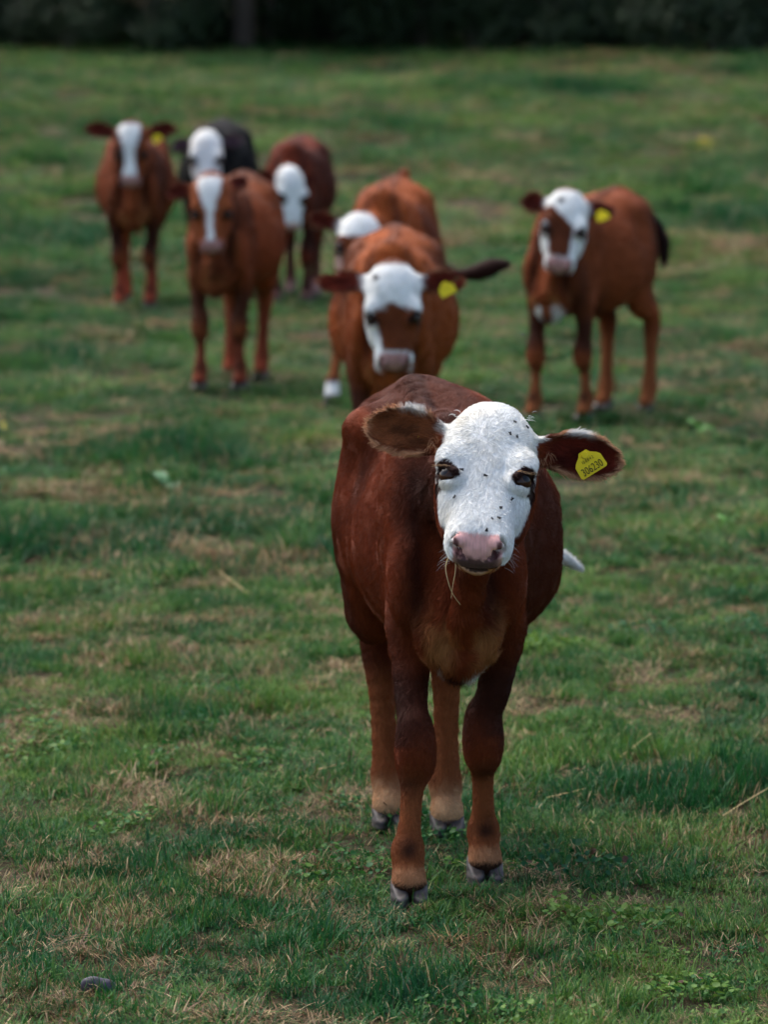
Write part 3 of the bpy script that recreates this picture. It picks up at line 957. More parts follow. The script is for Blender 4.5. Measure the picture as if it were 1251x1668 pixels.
# ------------------------------------------------------------------ the ground
def ground_z(x, y):
    x = np.asarray(x, float); y = np.asarray(y, float)
    rise = 1.02 * sstep(24, 74, y) + .25 * sstep(60, 120, y)
    b = (fbm(x * .9 + 40, y * .9 + 11, 0, 3) - .5) * .05 * sstep(9, 16, y) + (fbm(x * .16, y * .12, 2, 2) - .5) * .5 * sstep(28, 46, y) * sstep(74, 58, y)
    return rise + b
#@@SETTING
def ground_material():
    m, nt, p = new_mat('pasture_soil')
    g = nd(nt, 'ShaderNodeNewGeometry')
    def noise(scale, detail=6):
        n = nd(nt, 'ShaderNodeTexNoise'); n.inputs['Scale'].default_value = scale; n.inputs['Detail'].default_value = detail
        nt.links.new(g.outputs['Position'], n.inputs['Vector']); return n
    a, b, c2 = noise(.35), noise(3.0), noise(60)
    cr = nd(nt, 'ShaderNodeValToRGB'); e = cr.color_ramp.elements
    e[0].position, e[0].color = .3, (*lin(40, 44, 24), 1); e[1].position, e[1].color = .7, (*lin(66, 54, 38), 1)
    mx = nd(nt, 'ShaderNodeMath', operation='MULTIPLY_ADD'); mx.inputs[1].default_value = .5
    nt.links.new(b.outputs['Fac'], mx.inputs[0])
    h = nd(nt, 'ShaderNodeMath', operation='MULTIPLY'); h.inputs[1].default_value = .5; nt.links.new(a.outputs['Fac'], h.inputs[0])
    nt.links.new(h.outputs[0], mx.inputs[2]); nt.links.new(mx.outputs[0], cr.inputs[0])
    mr = nd(nt, 'ShaderNodeMapRange'); mr.inputs[3].default_value = .45; mr.inputs[4].default_value = 1.3
    nt.links.new(c2.outputs['Fac'], mr.inputs[0])
    sc = nd(nt, 'ShaderNodeVectorMath', operation='SCALE'); nt.links.new(cr.outputs[0], sc.inputs[0]); nt.links.new(mr.outputs[0], sc.inputs['Scale'])
    nt.links.new(sc.outputs[0], p.inputs['Base Color'])
    p.inputs['Roughness'].default_value = .95; p.inputs['Specular IOR Level'].default_value = .1
    bm = nd(nt, 'ShaderNodeBump'); bm.inputs['Strength'].default_value = .8; bm.inputs['Distance'].default_value = .02
    nt.links.new(c2.outputs['Fac'], bm.inputs['Height']); nt.links.new(bm.outputs[0], p.inputs['Normal'])
    return m

def build_ground():
    xs = np.unique(np.concatenate([-np.geomspace(9, 900, 24), np.linspace(-9, 9, 120), np.geomspace(9, 900, 24)]))
    ys = np.unique(np.concatenate([np.linspace(-60, 5, 14), np.linspace(5, 30, 180), np.linspace(30, 110, 160), np.geomspace(110, 1500, 24)]))
    X, Y = np.meshgrid(xs, ys, indexing='ij')
    V = np.stack([X, Y, ground_z(X, Y) - .004], -1).reshape(-1, 3)
    i = np.arange(len(xs) * len(ys)).reshape(len(xs), len(ys))
    Q = np.stack([i[:-1, :-1], i[1:, :-1], i[1:, 1:], i[:-1, 1:]], -1).reshape(-1, 4)
    o = obj('ground', mesh_np('ground', V, Q), ground_material()); o['kind'] = 'structure'
build_ground()

def blade_strip(root, az, L, lean, curve, w, V, Fc, Cc, rnd, dry):
    """a tapering leaf blade bending over: three cross sections and a tip"""
    d = np.array([math.cos(az), math.sin(az), 0]); s = np.array([-math.sin(az), math.cos(az), 0])
    p = np.array(root, float); ang = lean; b = len(V)
    for j in range(3):
        ww = w * (1, .85, .55)[j]
        V.append(p - s * ww / 2); V.append(p + s * ww / 2)
        Cc += [(rnd, j / 3, dry)] * 2
        p = p + (d * math.sin(ang) + np.array([0, 0, 1]) * math.cos(ang)) * L / 3
        p[2] = max(p[2], .002)
        ang += curve
    V.append(p); Cc.append((rnd, 1, dry))
    Fc += [(b, b + 1, b + 3), (b, b + 3, b + 2), (b + 2, b + 3, b + 5), (b + 2, b + 5, b + 4), (b + 4, b + 5, b + 6)]

def tuft(kind, i):
    r = random.Random(100 * kind + i)
    V, Fc, Cc = [], [], []
    n, R, L0, L1, le0, le1, cu, w, dr = {
        0: (300, .085, .012, .034, .25, 1.30, .50, .0021, .07),     # short green
        1: (240, .075, .026, .058, .15, 1.00, .50, .0023, .04),     # longer lush
        2: (240, .080, .018, .050, .90, 1.5, .20, .0020, .85),      # dry mat
        3: (260, .085, .012, .036, .30, 1.40, .4, .0021, .46),      # mixed stubble
        4: (150, .085, .012, .030, .0, .5, .3, .0018, .0),          # small round-leaved herbs
    }[kind]
    if kind == 4:
        for k in range(n):
            a, q, h = r.uniform(0, 6.283), R * math.sqrt(r.random()), r.uniform(.008, .030)
            c0 = np.array([q * math.cos(a), q * math.sin(a), h]); rr_ = r.uniform(.003, .0065); rn = r.random()
            nrm_ = norm((r.gauss(0, .45), r.gauss(0, .45), 1)); uu = norm(np.cross(nrm_, (0.3, .9, .1))); vv = np.cross(nrm_, uu)
            b = len(V); V.append(c0 - nrm_ * rr_ * .2); Cc.append((rn, .4, 0))
            for j in range(6):
                V.append(c0 + (uu * math.cos(j * 1.047) + vv * math.sin(j * 1.047)) * rr_ * r.uniform(.8, 1.15)); Cc.append((rn, .9, 0))
            Fc += [(b, b + 1 + j, b + 1 + (j + 1) % 6) for j in range(6)]
        n = 60
    # blades grow in small tufts inside the clump
    cs = [(R * math.sqrt(r.random()), r.uniform(0, 6.283), r.uniform(.7, 1.25), r.uniform(0, 6.283)) for _ in range(22)]
    for k in range(n):
        cr_, ca, cl, cz = r.choice(cs)
        a, q = r.uniform(0, 6.283), .020 * math.sqrt(r.random())
        root = (cr_ * math.cos(ca) + q * math.cos(a), cr_ * math.sin(ca) + q * math.sin(a), r.uniform(0, .014) if kind == 2 else 0)
        az = (a if r.random() < .6 else cz) + r.gauss(0, .9)
        blade_strip(root, az, r.uniform(L0, L1) * cl, r.uniform(le0, le1), r.uniform(0, cu), w * r.uniform(.7, 1.3), V, Fc, Cc, r.random(), 1.0 if r.random() < dr else 0.0)
    me = mesh_np('grass_tuft', V, Fc, True, np.array(Cc), 'blade')
    return me

def grass_material():
    m, nt, p = new_mat('grass_blade')
    nt.nodes.remove(p)
    out = nt.nodes['Material Output']
    a = nd(nt, 'ShaderNodeAttribute', attribute_name='blade')
    sp = nd(nt, 'ShaderNodeSeparateColor'); nt.links.new(a.outputs['Color'], sp.inputs[0])
    dry = nd(nt, 'ShaderNodeAttribute', attribute_name='dry', attribute_type='INSTANCER')
    tint = nd(nt, 'ShaderNodeAttribute', attribute_name='tint', attribute_type='INSTANCER')
    # green: from blue-green to yellow-green by patch, varied blade by blade
    ad = nd(nt, 'ShaderNodeMath', operation='MULTIPLY_ADD'); ad.inputs[1].default_value = .45
    nt.links.new(sp.outputs[0], ad.inputs[0]); nt.links.new(tint.outputs['Fac'], ad.inputs[2])
    cr = nd(nt, 'ShaderNodeValToRGB'); e = cr.color_ramp.elements
    e[0].position, e[0].color = .1, (*G_COL[0], 1); e[1].position, e[1].color = 1.25, (*G_COL[2], 1)
    k = e.new(.6); k.color = (*G_COL[1], 1)
    nt.links.new(ad.outputs[0], cr.inputs[0])
    cd = nd(nt, 'ShaderNodeValToRGB'); e = cd.color_ramp.elements
    e[0].position, e[0].color = 0.0, (*G_COL[3], 1); e[1].position, e[1].color = 1.0, (*G_COL[5], 1)
    k = e.new(.5); k.color = (*G_COL[4], 1)
    nt.links.new(sp.outputs[0], cd.inputs[0])
    # dryness: the blade's own plus the patch's
    s1 = nd(nt, 'ShaderNodeMath', operation='ADD'); nt.links.new(sp.outputs[2], s1.inputs[0])
    s2 = nd(nt, 'ShaderNodeMath', operation='LESS_THAN'); nt.links.new(sp.outputs[0], s2.inputs[0]); nt.links.new(dry.outputs['Fac'], s2.inputs[1])
    nt.links.new(s2.outputs[0], s1.inputs[1]); s1.use_clamp = True
    mx = nd(nt, 'ShaderNodeMix', data_type='RGBA')
    nt.links.new(s1.outputs[0], mx.inputs[0]); nt.links.new(cr.outputs[0], mx.inputs[6]); nt.links.new(cd.outputs[0], mx.inputs[7])
    # tips a little yellower than the sheath
    tp = nd(nt, 'ShaderNodeMix', data_type='RGBA', blend_type='MULTIPLY')
    tr = nd(nt, 'ShaderNodeValToRGB'); tr.color_ramp.elements[0].color = (.85, .85, .8, 1); tr.color_ramp.elements[1].color = (1.15, 1.1, 1.0, 1)
    nt.links.new(sp.outputs[1], tr.inputs[0]); tp.inputs[0].default_value = 1
    nt.links.new(mx.outputs[2], tp.inputs[6]); nt.links.new(tr.outputs[0], tp.inputs[7])
    df, tl, gl = nd(nt, 'ShaderNodeBsdfDiffuse'), nd(nt, 'ShaderNodeBsdfTranslucent'), nd(nt, 'ShaderNodeBsdfGlossy')
    for q in (df, tl): nt.links.new(tp.outputs[2], q.inputs['Color'])
    gl.inputs['Roughness'].default_value = .45; gl.inputs['Color'].default_value = (.8, .85, .9, 1)
    m1, m2 = nd(nt, 'ShaderNodeMixShader'), nd(nt, 'ShaderNodeMixShader')
    m1.inputs[0].default_value = .28; m2.inputs[0].default_value = .018
    nt.links.new(df.outputs[0], m1.inputs[1]); nt.links.new(tl.outputs[0], m1.inputs[2])
    nt.links.new(m1.outputs[0], m2.inputs[1]); nt.links.new(gl.outputs[0], m2.inputs[2])
    nt.links.new(m2.outputs[0], out.inputs['Surface'])
    return m
# blue-green, mid green, yellow-green; dry brown, straw, bleached straw
G_COL = [lin(12, 64, 36), lin(34, 88, 40), lin(96, 128, 56), lin(70, 50, 38), lin(126, 100, 74), lin(186, 166, 130)]
GRASS = grass_material()
tuft_col = bpy.data.collections.new('grass_tufts')
KINDS = {0: 5, 1: 4, 2: 4, 3: 3, 4: 3}
IDX = {}
_n = 0
for kd, cnt in KINDS.items():
    IDX[kd] = []
    for i in range(cnt):
        me = tuft(kd, i); me.materials.append(GRASS)
        o = bpy.data.objects.new('grass_tuft_%02d' % _n, me); tuft_col.objects.link(o)
        IDX[kd].append(_n); _n += 1

def scatter_tree(col):
    nt = bpy.data.node_groups.new('scatter_tufts', 'GeometryNodeTree')
    nt.interface.new_socket('Geometry', in_out='INPUT', socket_type='NodeSocketGeometry')
    nt.interface.new_socket('Geometry', in_out='OUTPUT', socket_type='NodeSocketGeometry')
    gi, go = nt.nodes.new('NodeGroupInput'), nt.nodes.new('NodeGroupOutput')
    ci = nt.nodes.new('GeometryNodeCollectionInfo'); ci.inputs['Collection'].default_value = col
    ci.inputs['Separate Children'].default_value = True; ci.inputs['Reset Children'].default_value = True
    ip = nt.nodes.new('GeometryNodeInstanceOnPoints'); ip.inputs['Pick Instance'].default_value = True
    def na(name, t):
        n = nt.nodes.new('GeometryNodeInputNamedAttribute'); n.data_type = t; n.inputs['Name'].default_value = name
        return n.outputs['Attribute']
    L = nt.links.new
    L(gi.outputs[0], ip.inputs['Points']); L(ci.outputs[0], ip.inputs['Instance'])
    L(na('kind_index', 'INT'), ip.inputs['Instance Index'])
    L(na('rot', 'FLOAT_VECTOR'), ip.inputs['Rotation']); L(na('scl', 'FLOAT_VECTOR'), ip.inputs['Scale'])
    L(ip.outputs[0], go.inputs[0])
    return nt
SCATTER = scatter_tree(tuft_col)

def patches(x, y, st):
    """how dry (0..1), how lush (0..1), how bare (0..1) the sward is"""
    a = fbm(x * 2.3 / st + 3, y * 1.5 / st + 8, 1, 4)
    b = fbm(x * .55 + 20, y * .33 + 5, 3, 4)
    fine = fbm(x * 8 / st + 5, y * 5.5 / st, 9, 3)
    dry = .62 * np.clip(sstep(.54, .68, .16 * a + .06 * b + .78 * fine), 0, 1)
    lush = .8 * sstep(.50, .72, .55 * fbm(x * 1.7 / st + 60, y * 1.2 / st + 31, 4, 3) + .45 * fbm(x * .4 + 9, y * .25 + 70, 6, 3)) * (1 - dry)
    bare = sstep(.66, .78, fbm(x * 1.2 / st + 90, y * .9 / st + 17, 8, 3))
    soil = np.zeros(len(x))
    for px, py, rx, ry, k in DRY_SPOTS:
        g = gpt(px, py)
        q = np.exp(-((x - g[0]) / rx) ** 2 - ((y - g[1]) / ry) ** 2)
        if k == 'dry': dry = np.maximum(dry, q * (.1 + 1.2 * fine)); bare = np.maximum(bare, q * .4); lush = lush * (1 - q)
        if k == 'soil': soil = np.maximum(soil, q * (.5 + .8 * fine)); bare = np.maximum(bare, q * 1.3 * (.4 + fine)); lush = lush * (1 - q)
        if k == 'lush': lush = np.maximum(lush, q * 1.2); dry = dry * (1 - q); bare = bare * (1 - q)
    far = {1.0: 1.0, 1.5: .75}.get(st, .6)
    return np.clip(np.maximum(dry * far, soil), 0, 1), np.clip(lush, 0, 1), np.clip(bare, 0, 1)

def gpt(px, py):
    """the point of the ground seen at a pixel of the photograph"""
    r = ray(px, py)
    s = (0 - CAM_H) / r[2] if r[2] < -1e-4 else 80
    d = min(s * r[1], 80)
    for _ in range(30):
        p = at(px, py, d)
        gz = float(ground_z(p[0], p[1]))
        d += (p[2] - gz) / max(-r[2] / r[1], .006) * .6
        d = min(max(d, 5), 90)
    p = at(px, py, d)
    return np.array([p[0], p[1], float(ground_z(p[0], p[1]))])

DRY_SPOTS = [(800, 350, .45, 1.5, 'soil'), (1190, 408, .40, .9, 'soil'), (740, 330, .3, .6, 'soil'), (60, 890, .10, .12, 'dry'), (1080, 990, .08, .10, 'dry'), (250, 1290, .12, .06, 'dry'), (120, 1500, .07, .05, 'dry'), (1130, 1540, .07, .05, 'dry'), (330, 960, .05, .10, 'dry'), (230, 440, .2, .5, 'dry'),
             (1180, 360, .5, 2.0, 'lush'), (250, 740, .5, .7, 'lush'), (20, 900, .2, .4, 'lush'), (600, 1630, .16, .12, 'lush'), (1150, 1290, .3, .25, 'lush'), (90, 400, .6, 2, 'lush'), (40, 590, .5, .8, 'lush'), (520, 900, .2, .4, 'lush')]

def grass_zone(name, y0, y1, dens, scale, margin, seed, label):
    r = np.random.default_rng(seed)
    half = lambda y: y * (W_PX / 2) / F_PX + margin
    A = (half(y0) + half(y1)) * (y1 - y0)
    n = int(A * dens)
    y = y0 + (y1 - y0) * r.random(int(n * 1.5))
    hm = half(y1)
    x = r.uniform(-hm, hm, len(y))
    k = np.abs(x) < half(y); x, y = x[k][:n], y[k][:n]
    dry, lush, bare = patches(x, y, {1.0: 1.0, 1.6: 1.5}.get(scale, 2.6))
    keep = r.random(len(x)) > bare * (.4 if scale == 1.0 else .75)
    x, y, dry, lush, bare = (q[keep] for q in (x, y, dry, lush, bare))
    n = len(x)
    u = r.random(n)
    kind = np.where(u < dry * .66 + bare * .3, 2, np.where(u < dry * .66 + .17 + .15 * bare, 3, np.where(r.random(n) < lush * .8 + .06, 1, 0)))
    herb = (kind == 0) & (r.random(n) < .14 * sstep(.52, .66, fbm(x * 2.2 / scale + 44, y * 1.8 / scale, 33, 3)))
    kind = np.where(herb, 4, kind)
    fleck = r.random(n) < .22 * (1 - lush)
    kind = np.where(fleck, np.where(r.random(n) < .7, 2, 3), kind)
    idx = np.zeros(n, np.int32)
    for kd in KINDS:
        mk = kind == kd
        idx[mk] = np.array(IDX[kd])[r.integers(0, len(IDX[kd]), mk.sum())]
    hz = .35 + 1.35 * fbm(x * 5.1 / scale, y * 4.0 / scale, 12, 3)
    sc = scale * r.uniform(.75, 1.3, n) * np.where(fleck, r.uniform(.42, .7, n), 1)
    scl = np.stack([sc, sc, sc * hz * (1 + .45 * lush) * np.where(scale > 1.5, .72, 1)], 1)
    rot = np.stack([r.normal(0, .12, n), r.normal(0, .12, n), r.uniform(0, 6.283, n)], 1)
    me = bpy.data.meshes.new(name)
    me.vertices.add(n)
    me.vertices.foreach_set('co', np.stack([x, y, ground_z(x, y) - .003], 1).astype(np.float32).ravel())
    for nm, t, d, f in (('kind_index', 'INT', idx, 'value'), ('rot', 'FLOAT_VECTOR', rot, 'vector'), ('scl', 'FLOAT_VECTOR', scl, 'vector'),
                        ('dry', 'FLOAT', np.clip(.03 + .45 * dry, 0, 1), 'value'),
                        ('tint', 'FLOAT', np.clip(.43 - .32 * lush + .5 * (fbm(x * .8, y * .5, 20, 3) - .5) + .7 * (fbm(x * 6 / scale, y * 4.5 / scale, 25, 2) - .5) + .04 * sstep(30, 55, y) + r.normal(0, .08, n), 0, .9), 'value')):
        at_ = me.attributes.new(nm, t, 'POINT')
        at_.data.foreach_set(f, np.ascontiguousarray(d, np.int32 if t == 'INT' else np.float32).ravel())
    o = obj(name, me)
    md = o.modifiers.new('scatter', 'NODES'); md.node_group = SCATTER
    tag(o, label, 'grass', kind='stuff')
    return n
ng = [grass_zone('grass', 6.2, 12.5, 255, 1.0, 1.3, 1, 'short grazed grass with dry straw patches under the front calf'),
      grass_zone('grass', 12.5, 27, 74, 1.6, 2.2, 2, 'blurred green and tan pasture grass around the standing herd'),
      grass_zone('grass', 27, 77, 13, 3.2, 4.0, 3, 'soft yellowish green field grass beyond the herd up to the woods')]
print('tufts', ng)
#@@WOODS
# ------------------------------------------------------------------ the woods at the far edge
def leaf_material(name, cols, rough=.55):
    m, nt, p = new_mat(name)
    a = nd(nt, 'ShaderNodeAttribute', attribute_name='leaf')
    cr = nd(nt, 'ShaderNodeValToRGB'); e = cr.color_ramp.elements
    e[0].color = (*cols[0], 1); e[1].color = (*cols[1], 1)
    nt.links.new(a.outputs['Fac'], cr.inputs[0]); nt.links.new(cr.outputs[0], p.inputs['Base Color'])
    p.inputs['Roughness'].default_value = rough; p.inputs['Specular IOR Level'].default_value = .25
    return m
LEAF = leaf_material('wood_leaf', (lin(24, 38, 22), lin(54, 72, 40)))
BARK = plain('bark', lin(84, 74, 64), .9, .35, 9)

def leaf_cloud(name, blobs, count, size, seed):
    """leaf-sized quads through a set of ellipsoid clumps, denser at their shells"""
    r = np.random.default_rng(seed)
    vol = np.array([b[3] * b[4] * b[5] for b in blobs]) ** .67
    w = r.choice(len(blobs), count, p=vol / vol.sum())
    B = np.array(blobs)[w]
    d = r.normal(0, 1, (count, 3)); d /= np.linalg.norm(d, axis=1)[:, None]
    rad = r.random(count) ** .38
    P = B[:, :3] + d * B[:, 3:6] * rad[:, None] * r.uniform(.8, 1.15, (count, 1))
    n = d + r.normal(0, .6, (count, 3)) + np.array([0, 0, .5]); n /= np.linalg.norm(n, axis=1)[:, None]
    u = np.cross(n, r.normal(0, 1, (count, 3))); u /= np.linalg.norm(u, axis=1)[:, None]
    v = np.cross(n, u)
    s = size * r.uniform(.6, 1.3, (count, 1))
    V = np.stack([P - u * s, P + v * s * .45 + n * s * .12, P + u * s, P - v * s * .45 + n * s * .12], 1).reshape(-1, 3)
    Q = np.arange(count * 4).reshape(-1, 4)
    col = np.repeat(np.clip(r.normal(.5, .25, count), 0, 1), 4)
    return mesh_np(name, V, Q, False, np.stack([col] * 3, 1), 'leaf')

def tube(pts, rad, seg=10, name='tube', wob=0.0, seed=0):
    P = np.array(pts, float); tt = np.linspace(0, len(P) - 1, (len(P) - 1) * 5 + 1)
    Cc = catmull(P, tt); Rr = np.interp(tt, np.arange(len(P)), rad)
    V = []
    rr = np.random.default_rng(seed)
    ph = rr.uniform(0, 6.28, 4)
    for i, p in enumerate(Cc):
        tg = norm(Cc[min(i + 1, len(Cc) - 1)] - Cc[max(i - 1, 0)])
        a = norm(np.cross(tg, (0.31, .95, 0.05))); b = np.cross(tg, a)
        for j in range(seg):
            q = 2 * math.pi * j / seg
            k = Rr[i] * (1 + wob * (math.sin(3 * q + ph[0]) + .6 * math.sin(5 * q + ph[1] + i * .3)))
            V.append(p + (a * math.cos(q) + b * math.sin(q)) * k)
    n = len(Cc)
    Q = [(i * seg + j, i * seg + (j + 1) % seg, (i + 1) * seg + (j + 1) % seg, (i + 1) * seg + j) for i in range(n - 1) for j in range(seg)]
    return V, Q

CROWNS = []
for k in range(3):
    r = np.random.default_rng(40 + k)
    bl = [(r.uniform(-2.0, 2.0), r.uniform(-2.3, 2.0), r.uniform(3.2, 8.5), r.uniform(1.0, 1.9), r.uniform(1.0, 1.9), r.uniform(.7, 1.3)) for _ in range(16)]
    me = leaf_cloud('crown', bl, 5200, .16, 50 + k); me.materials.append(LEAF); CROWNS.append(me)
def trunk_mesh(rad, lean, seed):
    V, Q = tube([(0, 0, -.3), (lean * .05, 0, .15), (lean * .3, 0, 1.2), (lean * .8, .1, 3.2), (lean * 1.1, 0, 6.5)], [rad * 1.6, rad * 1.12, rad, rad * .85, rad * .35], 12, wob=.05, seed=seed)
    for a in range(4):
        z0 = 2.6 + a * .8; q = a * 1.9 + seed; b = len(V)
        v2, q2 = tube([(lean * .7, .05, z0), (lean * .7 + .7 * math.cos(q), .7 * math.sin(q), z0 + .7), (lean * .7 + 1.6 * math.cos(q), 1.6 * math.sin(q), z0 + 1.2)], [rad * .4, rad * .28, rad * .1], 6)
        V += v2; Q += [tuple(i + b for i in f) for f in q2]
    me = mesh_np('trunk', V, Q); me.materials.append(BARK)
    return me

def edge(px, back=0.0):
    g = gpt(px, 85)
    y = g[1] + back; x = g[0] * y / g[1]
    return x, y, float(ground_z(x, y))

TREES = [(394, .3, .165, .1, 'thick grey trunk catching light at the field edge, above the black calf'),
         (443, 2.2, .10, -.2, 'slim tree just beside the thick grey trunk at the wood edge'),
         (548, 1.2, .115, .15, 'slim tree in the dark wood edge, straight above the two lined-up calves'),
         (655, 3.5, .14, 0, 'tree deep in the shade behind the middle of the wood edge'),
         (770, 2.6, .12, -.3, 'shaded tree in the wood edge between the middle pair and the white-capped calf'),
         (930, 2.8, .15, .2, 'shaded tree in the wood edge above the white-capped calf at picture right'),
         (1085, 3.4, .12, 0, 'shaded tree among bushes near the picture-right end of the wood edge'),
         (1222, 1.2, .06, -.9, 'thin leaning pale trunk at the picture-right end of the wood edge'),
         (255, 2.8, .13, .2, 'shaded tree in the wood edge between the blazed calf and the black calf'),
         (130, 3.2, .15, -.1, 'shaded tree in the wood edge above the picture-left calf'),
         (15, 2.6, .14, .2, 'shaded tree at the picture-left end of the wood edge')]
for i, (px, back, rad, lean, label) in enumerate(TREES):
    x, y, z = edge(px, back)
    e = bpy.data.objects.new('woodland_tree', None); COL.objects.link(e)
    e.location = (x, y, z); e.rotation_euler = (0, 0, i * 1.3 if abs(lean) < .5 else 0)
    tag(e, label, 'tree', 'trees along the wood edge')
    obj('trunk', trunk_mesh(rad, lean, i), None, e)
    cr = obj('crown', CROWNS[i % 3], None, e); cr.scale = (1.1, 1.15, .9)

BUSHES = []
for k in range(4):
    r = np.random.default_rng(70 + k)
    bl = [(r.uniform(-.55, .55), r.uniform(-.4, .4), r.uniform(.15, 1.1), r.uniform(.3, .5), r.uniform(.3, .5), r.uniform(.25, .4)) for _ in range(9)]
    me = leaf_cloud('foliage', bl, 2600, .055, 80 + k); me.materials.append(LEAF); BUSHES.append(me)
def bush_stems(k):
    V, Q = [], []
    for a in range(5):
        q = a * 1.26 + k; b = len(V)
        v2, q2 = tube([(0, 0, -.1), (.15 * math.cos(q), .15 * math.sin(q), .4), (.4 * math.cos(q), .35 * math.sin(q), 1.0)], [.02, .015, .006], 5)
        V += v2; Q += [tuple(i + b for i in f) for f in q2]
    me = mesh_np('stem', V, Q); me.materials.append(BARK); return me
STEMS = [bush_stems(k) for k in range(2)]
BUSH_AT = [(30, 'leftmost bush under the wood edge'), (110, 'second bush from the left in the wood edge'), (190, 'bush in the wood edge straight above the picture-left calf'),
           (265, 'bush in the wood edge between the picture-left and the black calf'), (335, 'bush directly left of the thick grey trunk'), (475, 'bush right of the thick grey trunk and its slim neighbour'), (525, 'bush directly left of the middle slim trunk'),
           (610, 'bush right of the middle slim trunk'), (690, 'bush in the wood edge over the hindmost of the lined-up calves'), (770, 'bush in the wood edge right of the lined-up calves'),
           (850, 'bush in the wood edge just left of the white-capped calf'), (915, 'low bulging bush above the white-capped calf'), (1000, 'bush in the wood edge above the rump of the white-capped calf'),
           (1085, 'bush in the wood edge above the yellow flower, left side'), (1165, 'bush left of the thin leaning pale trunk'), (1240, 'rightmost bush behind the thin leaning trunk')]
for i, (px, label) in enumerate(BUSH_AT):
    r = random.Random(i)
    x, y, z = edge(px, r.uniform(-.7, 1.3) + (1.6 if px in (335, 475) else 0) - (.5 if px > 840 else 0))
    e = bpy.data.objects.new('bush', None); COL.objects.link(e)
    e.location = (x, y, z); e.rotation_euler = (0, 0, r.uniform(0, 6)); k = r.uniform(.95, 1.3); e.scale = (k, k, k)
    tag(e, 'dark green leafy ' + label, 'bush', 'bushes along the wood edge')
    obj('foliage', BUSHES[i % 4], None, e); obj('stem', STEMS[i % 2], None, e)

def undergrowth():
    r = np.random.default_rng(5)
    y0 = edge(625)[1]
    bl = []
    for _ in range(230):
        x = r.uniform(-17, 17); y = y0 + r.uniform(2.0, 8)
        bl.append((x, y, float(ground_z(x, y)) + r.uniform(.2, 4.2), r.uniform(.7, 1.3), r.uniform(.6, 1.0), r.uniform(.5, .9)))
    o = obj('undergrowth', leaf_cloud('undergrowth', bl, 80000, .12, 6), LEAF)
    tag(o, 'dark tangled undergrowth filling the wood behind the trunks', 'undergrowth', kind='stuff')
undergrowth()
#@@CALVES
def hero():
    c = calf((.092, 8.36), 6, 'brown calf with all-white face and yellow numbered ear tag, standing closest in front',
        h=.0042, pitch=39, hyaw=-10, roll=-4.5, poll=(.048, -.575, .943), knee_in=.013, bend=([-.4, -.15, .1, .3, .45], [.015, .03, .072, .030, -.008]), elbow=(.034, .010), sho=.014, hipx=.022,
        front=[(-.088, -.41), (.081, -.225)], hind=[(-.045, .36), (.066, .27)],
        tail=[(0, .42, .85), (.03, .485, .79), (.15, .50, .68), (.27, .50, .575), (.330, .495, .548), (.378, .49, .517)],
        tail_r=[.019, .016, .011, .010, .010, .003], tailn=2, tailc=C['white'] * .8, lowleg=C['orange'], foot=C['cream'],
        ears=[(8, 4, .178, 4, .047), (-2, 6, .190, 2, .044)], ear=C['brown'] * .55, inear=[C['inear'], C['redear'] * .8], rim=1.0, eartop=.9, tanb=1.0, whiteb=.8,
        fat=1.0, lidscale=1.0, studs=[(0, .075, -.004, -.008)], tags=[(1, .124, -.008, .012, -38, -4, [('306230', .0205, -.0135), ('10 8 8 4 2', .0085, .0035)])], fur=420000)
    return c
HERO = hero()
hoofwhite = C['white']
CAP_F = face_cap([.135, .130, .122, .112, .118, .135, .15], 1.0, .0, [(.025, -.05, .012)], wl=(.062, .046, .034, .03))
CAP_G = face_cap([.040, .055, .075, .100, .130, .165, .20], .9, 1.0, [(.035, -.022, .016)], wr=(.044, .036, .03, .03))
TAGP = lambda i=1, T=.085, B=-.02, spin=-25: [(i, T, B, .014, spin, -4, None)]
calf((.03, 14.28), -2, 'brown calf with white brow and brown nose directly behind the front calf, yellow tag',
     seed=3., pitch=72, hyaw=2, roll=1.5, poll=(.016, -.58, .835), face=CAP_F, base=lin(146, 74, 30), dk=lin(62, 32, 24),
     ears=[(5, 8, .19, 10, .043), (0, 8, .19, 6, .042)], tags=TAGP(T=.115), inear=C['redear'], foot=C['orange'],
     tail=[(0, .42, .85), (.08, .49, .83), (.20, .50, .765), (.275, .50, .765), (.33, .49, .785), (.392, .48, .800)], tail_r=[.019, .015, .010, .024, .025, .004], tailc=C['dark'], tailn=4)
calf((.02, 18.45), -7, 'brown calf with lowered head, mostly hidden behind the white-browed calf, one white foot',
     seed=5., pitch=58, hyaw=4, roll=-6, poll=(-.045, -.60, .80), face=face_cap([.09] * 7, .3, 0, []), base=lin(148, 76, 34), dk=lin(66, 34, 28),
     front=[(-.19, -.43), (.085, -.30)], footmix=1.0, foot=C['white'], lowleg=C['orange'], ears=[(14, 0, .17, 0, .042), (-18, 20, .16, 0, .042)],
     tail=[(0, .42, .90), (.01, .455, .945), (.01, .49, .90), (0, .51, .75), (0, .50, .55)], tail_r=[.019, .022, .018, .016, .006])
calf((.835, 17.6), -26, 'brown calf standing turned at picture right, white brow and cheeks, yellow tag',
     seed=8., pitch=62, hyaw=21, roll=-6, poll=(.13, -.49, .935), face=CAP_G, base=lin(134, 68, 34), whiteb=1.0, tanb=.9, wbz=.485,
     front=[(-.093, -.323), (.096, -.231)], hind=[(-.04, .29), (.165, .27)], ears=[(4, 10, .14, 8, .045), (2, 16, .14, 20, .043)], tags=TAGP(T=.082, B=-.022),
     tail=[(0, .42, .85), (.05, .48, .84), (.10, .51, .79), (.13, .52, .70), (.135, .52, .60)], tailn=2, tail_r=[.019, .014, .014, .024, .008], tailc=C['dark'] * .7, foot=C['orange'], lowleg=C['orange'])
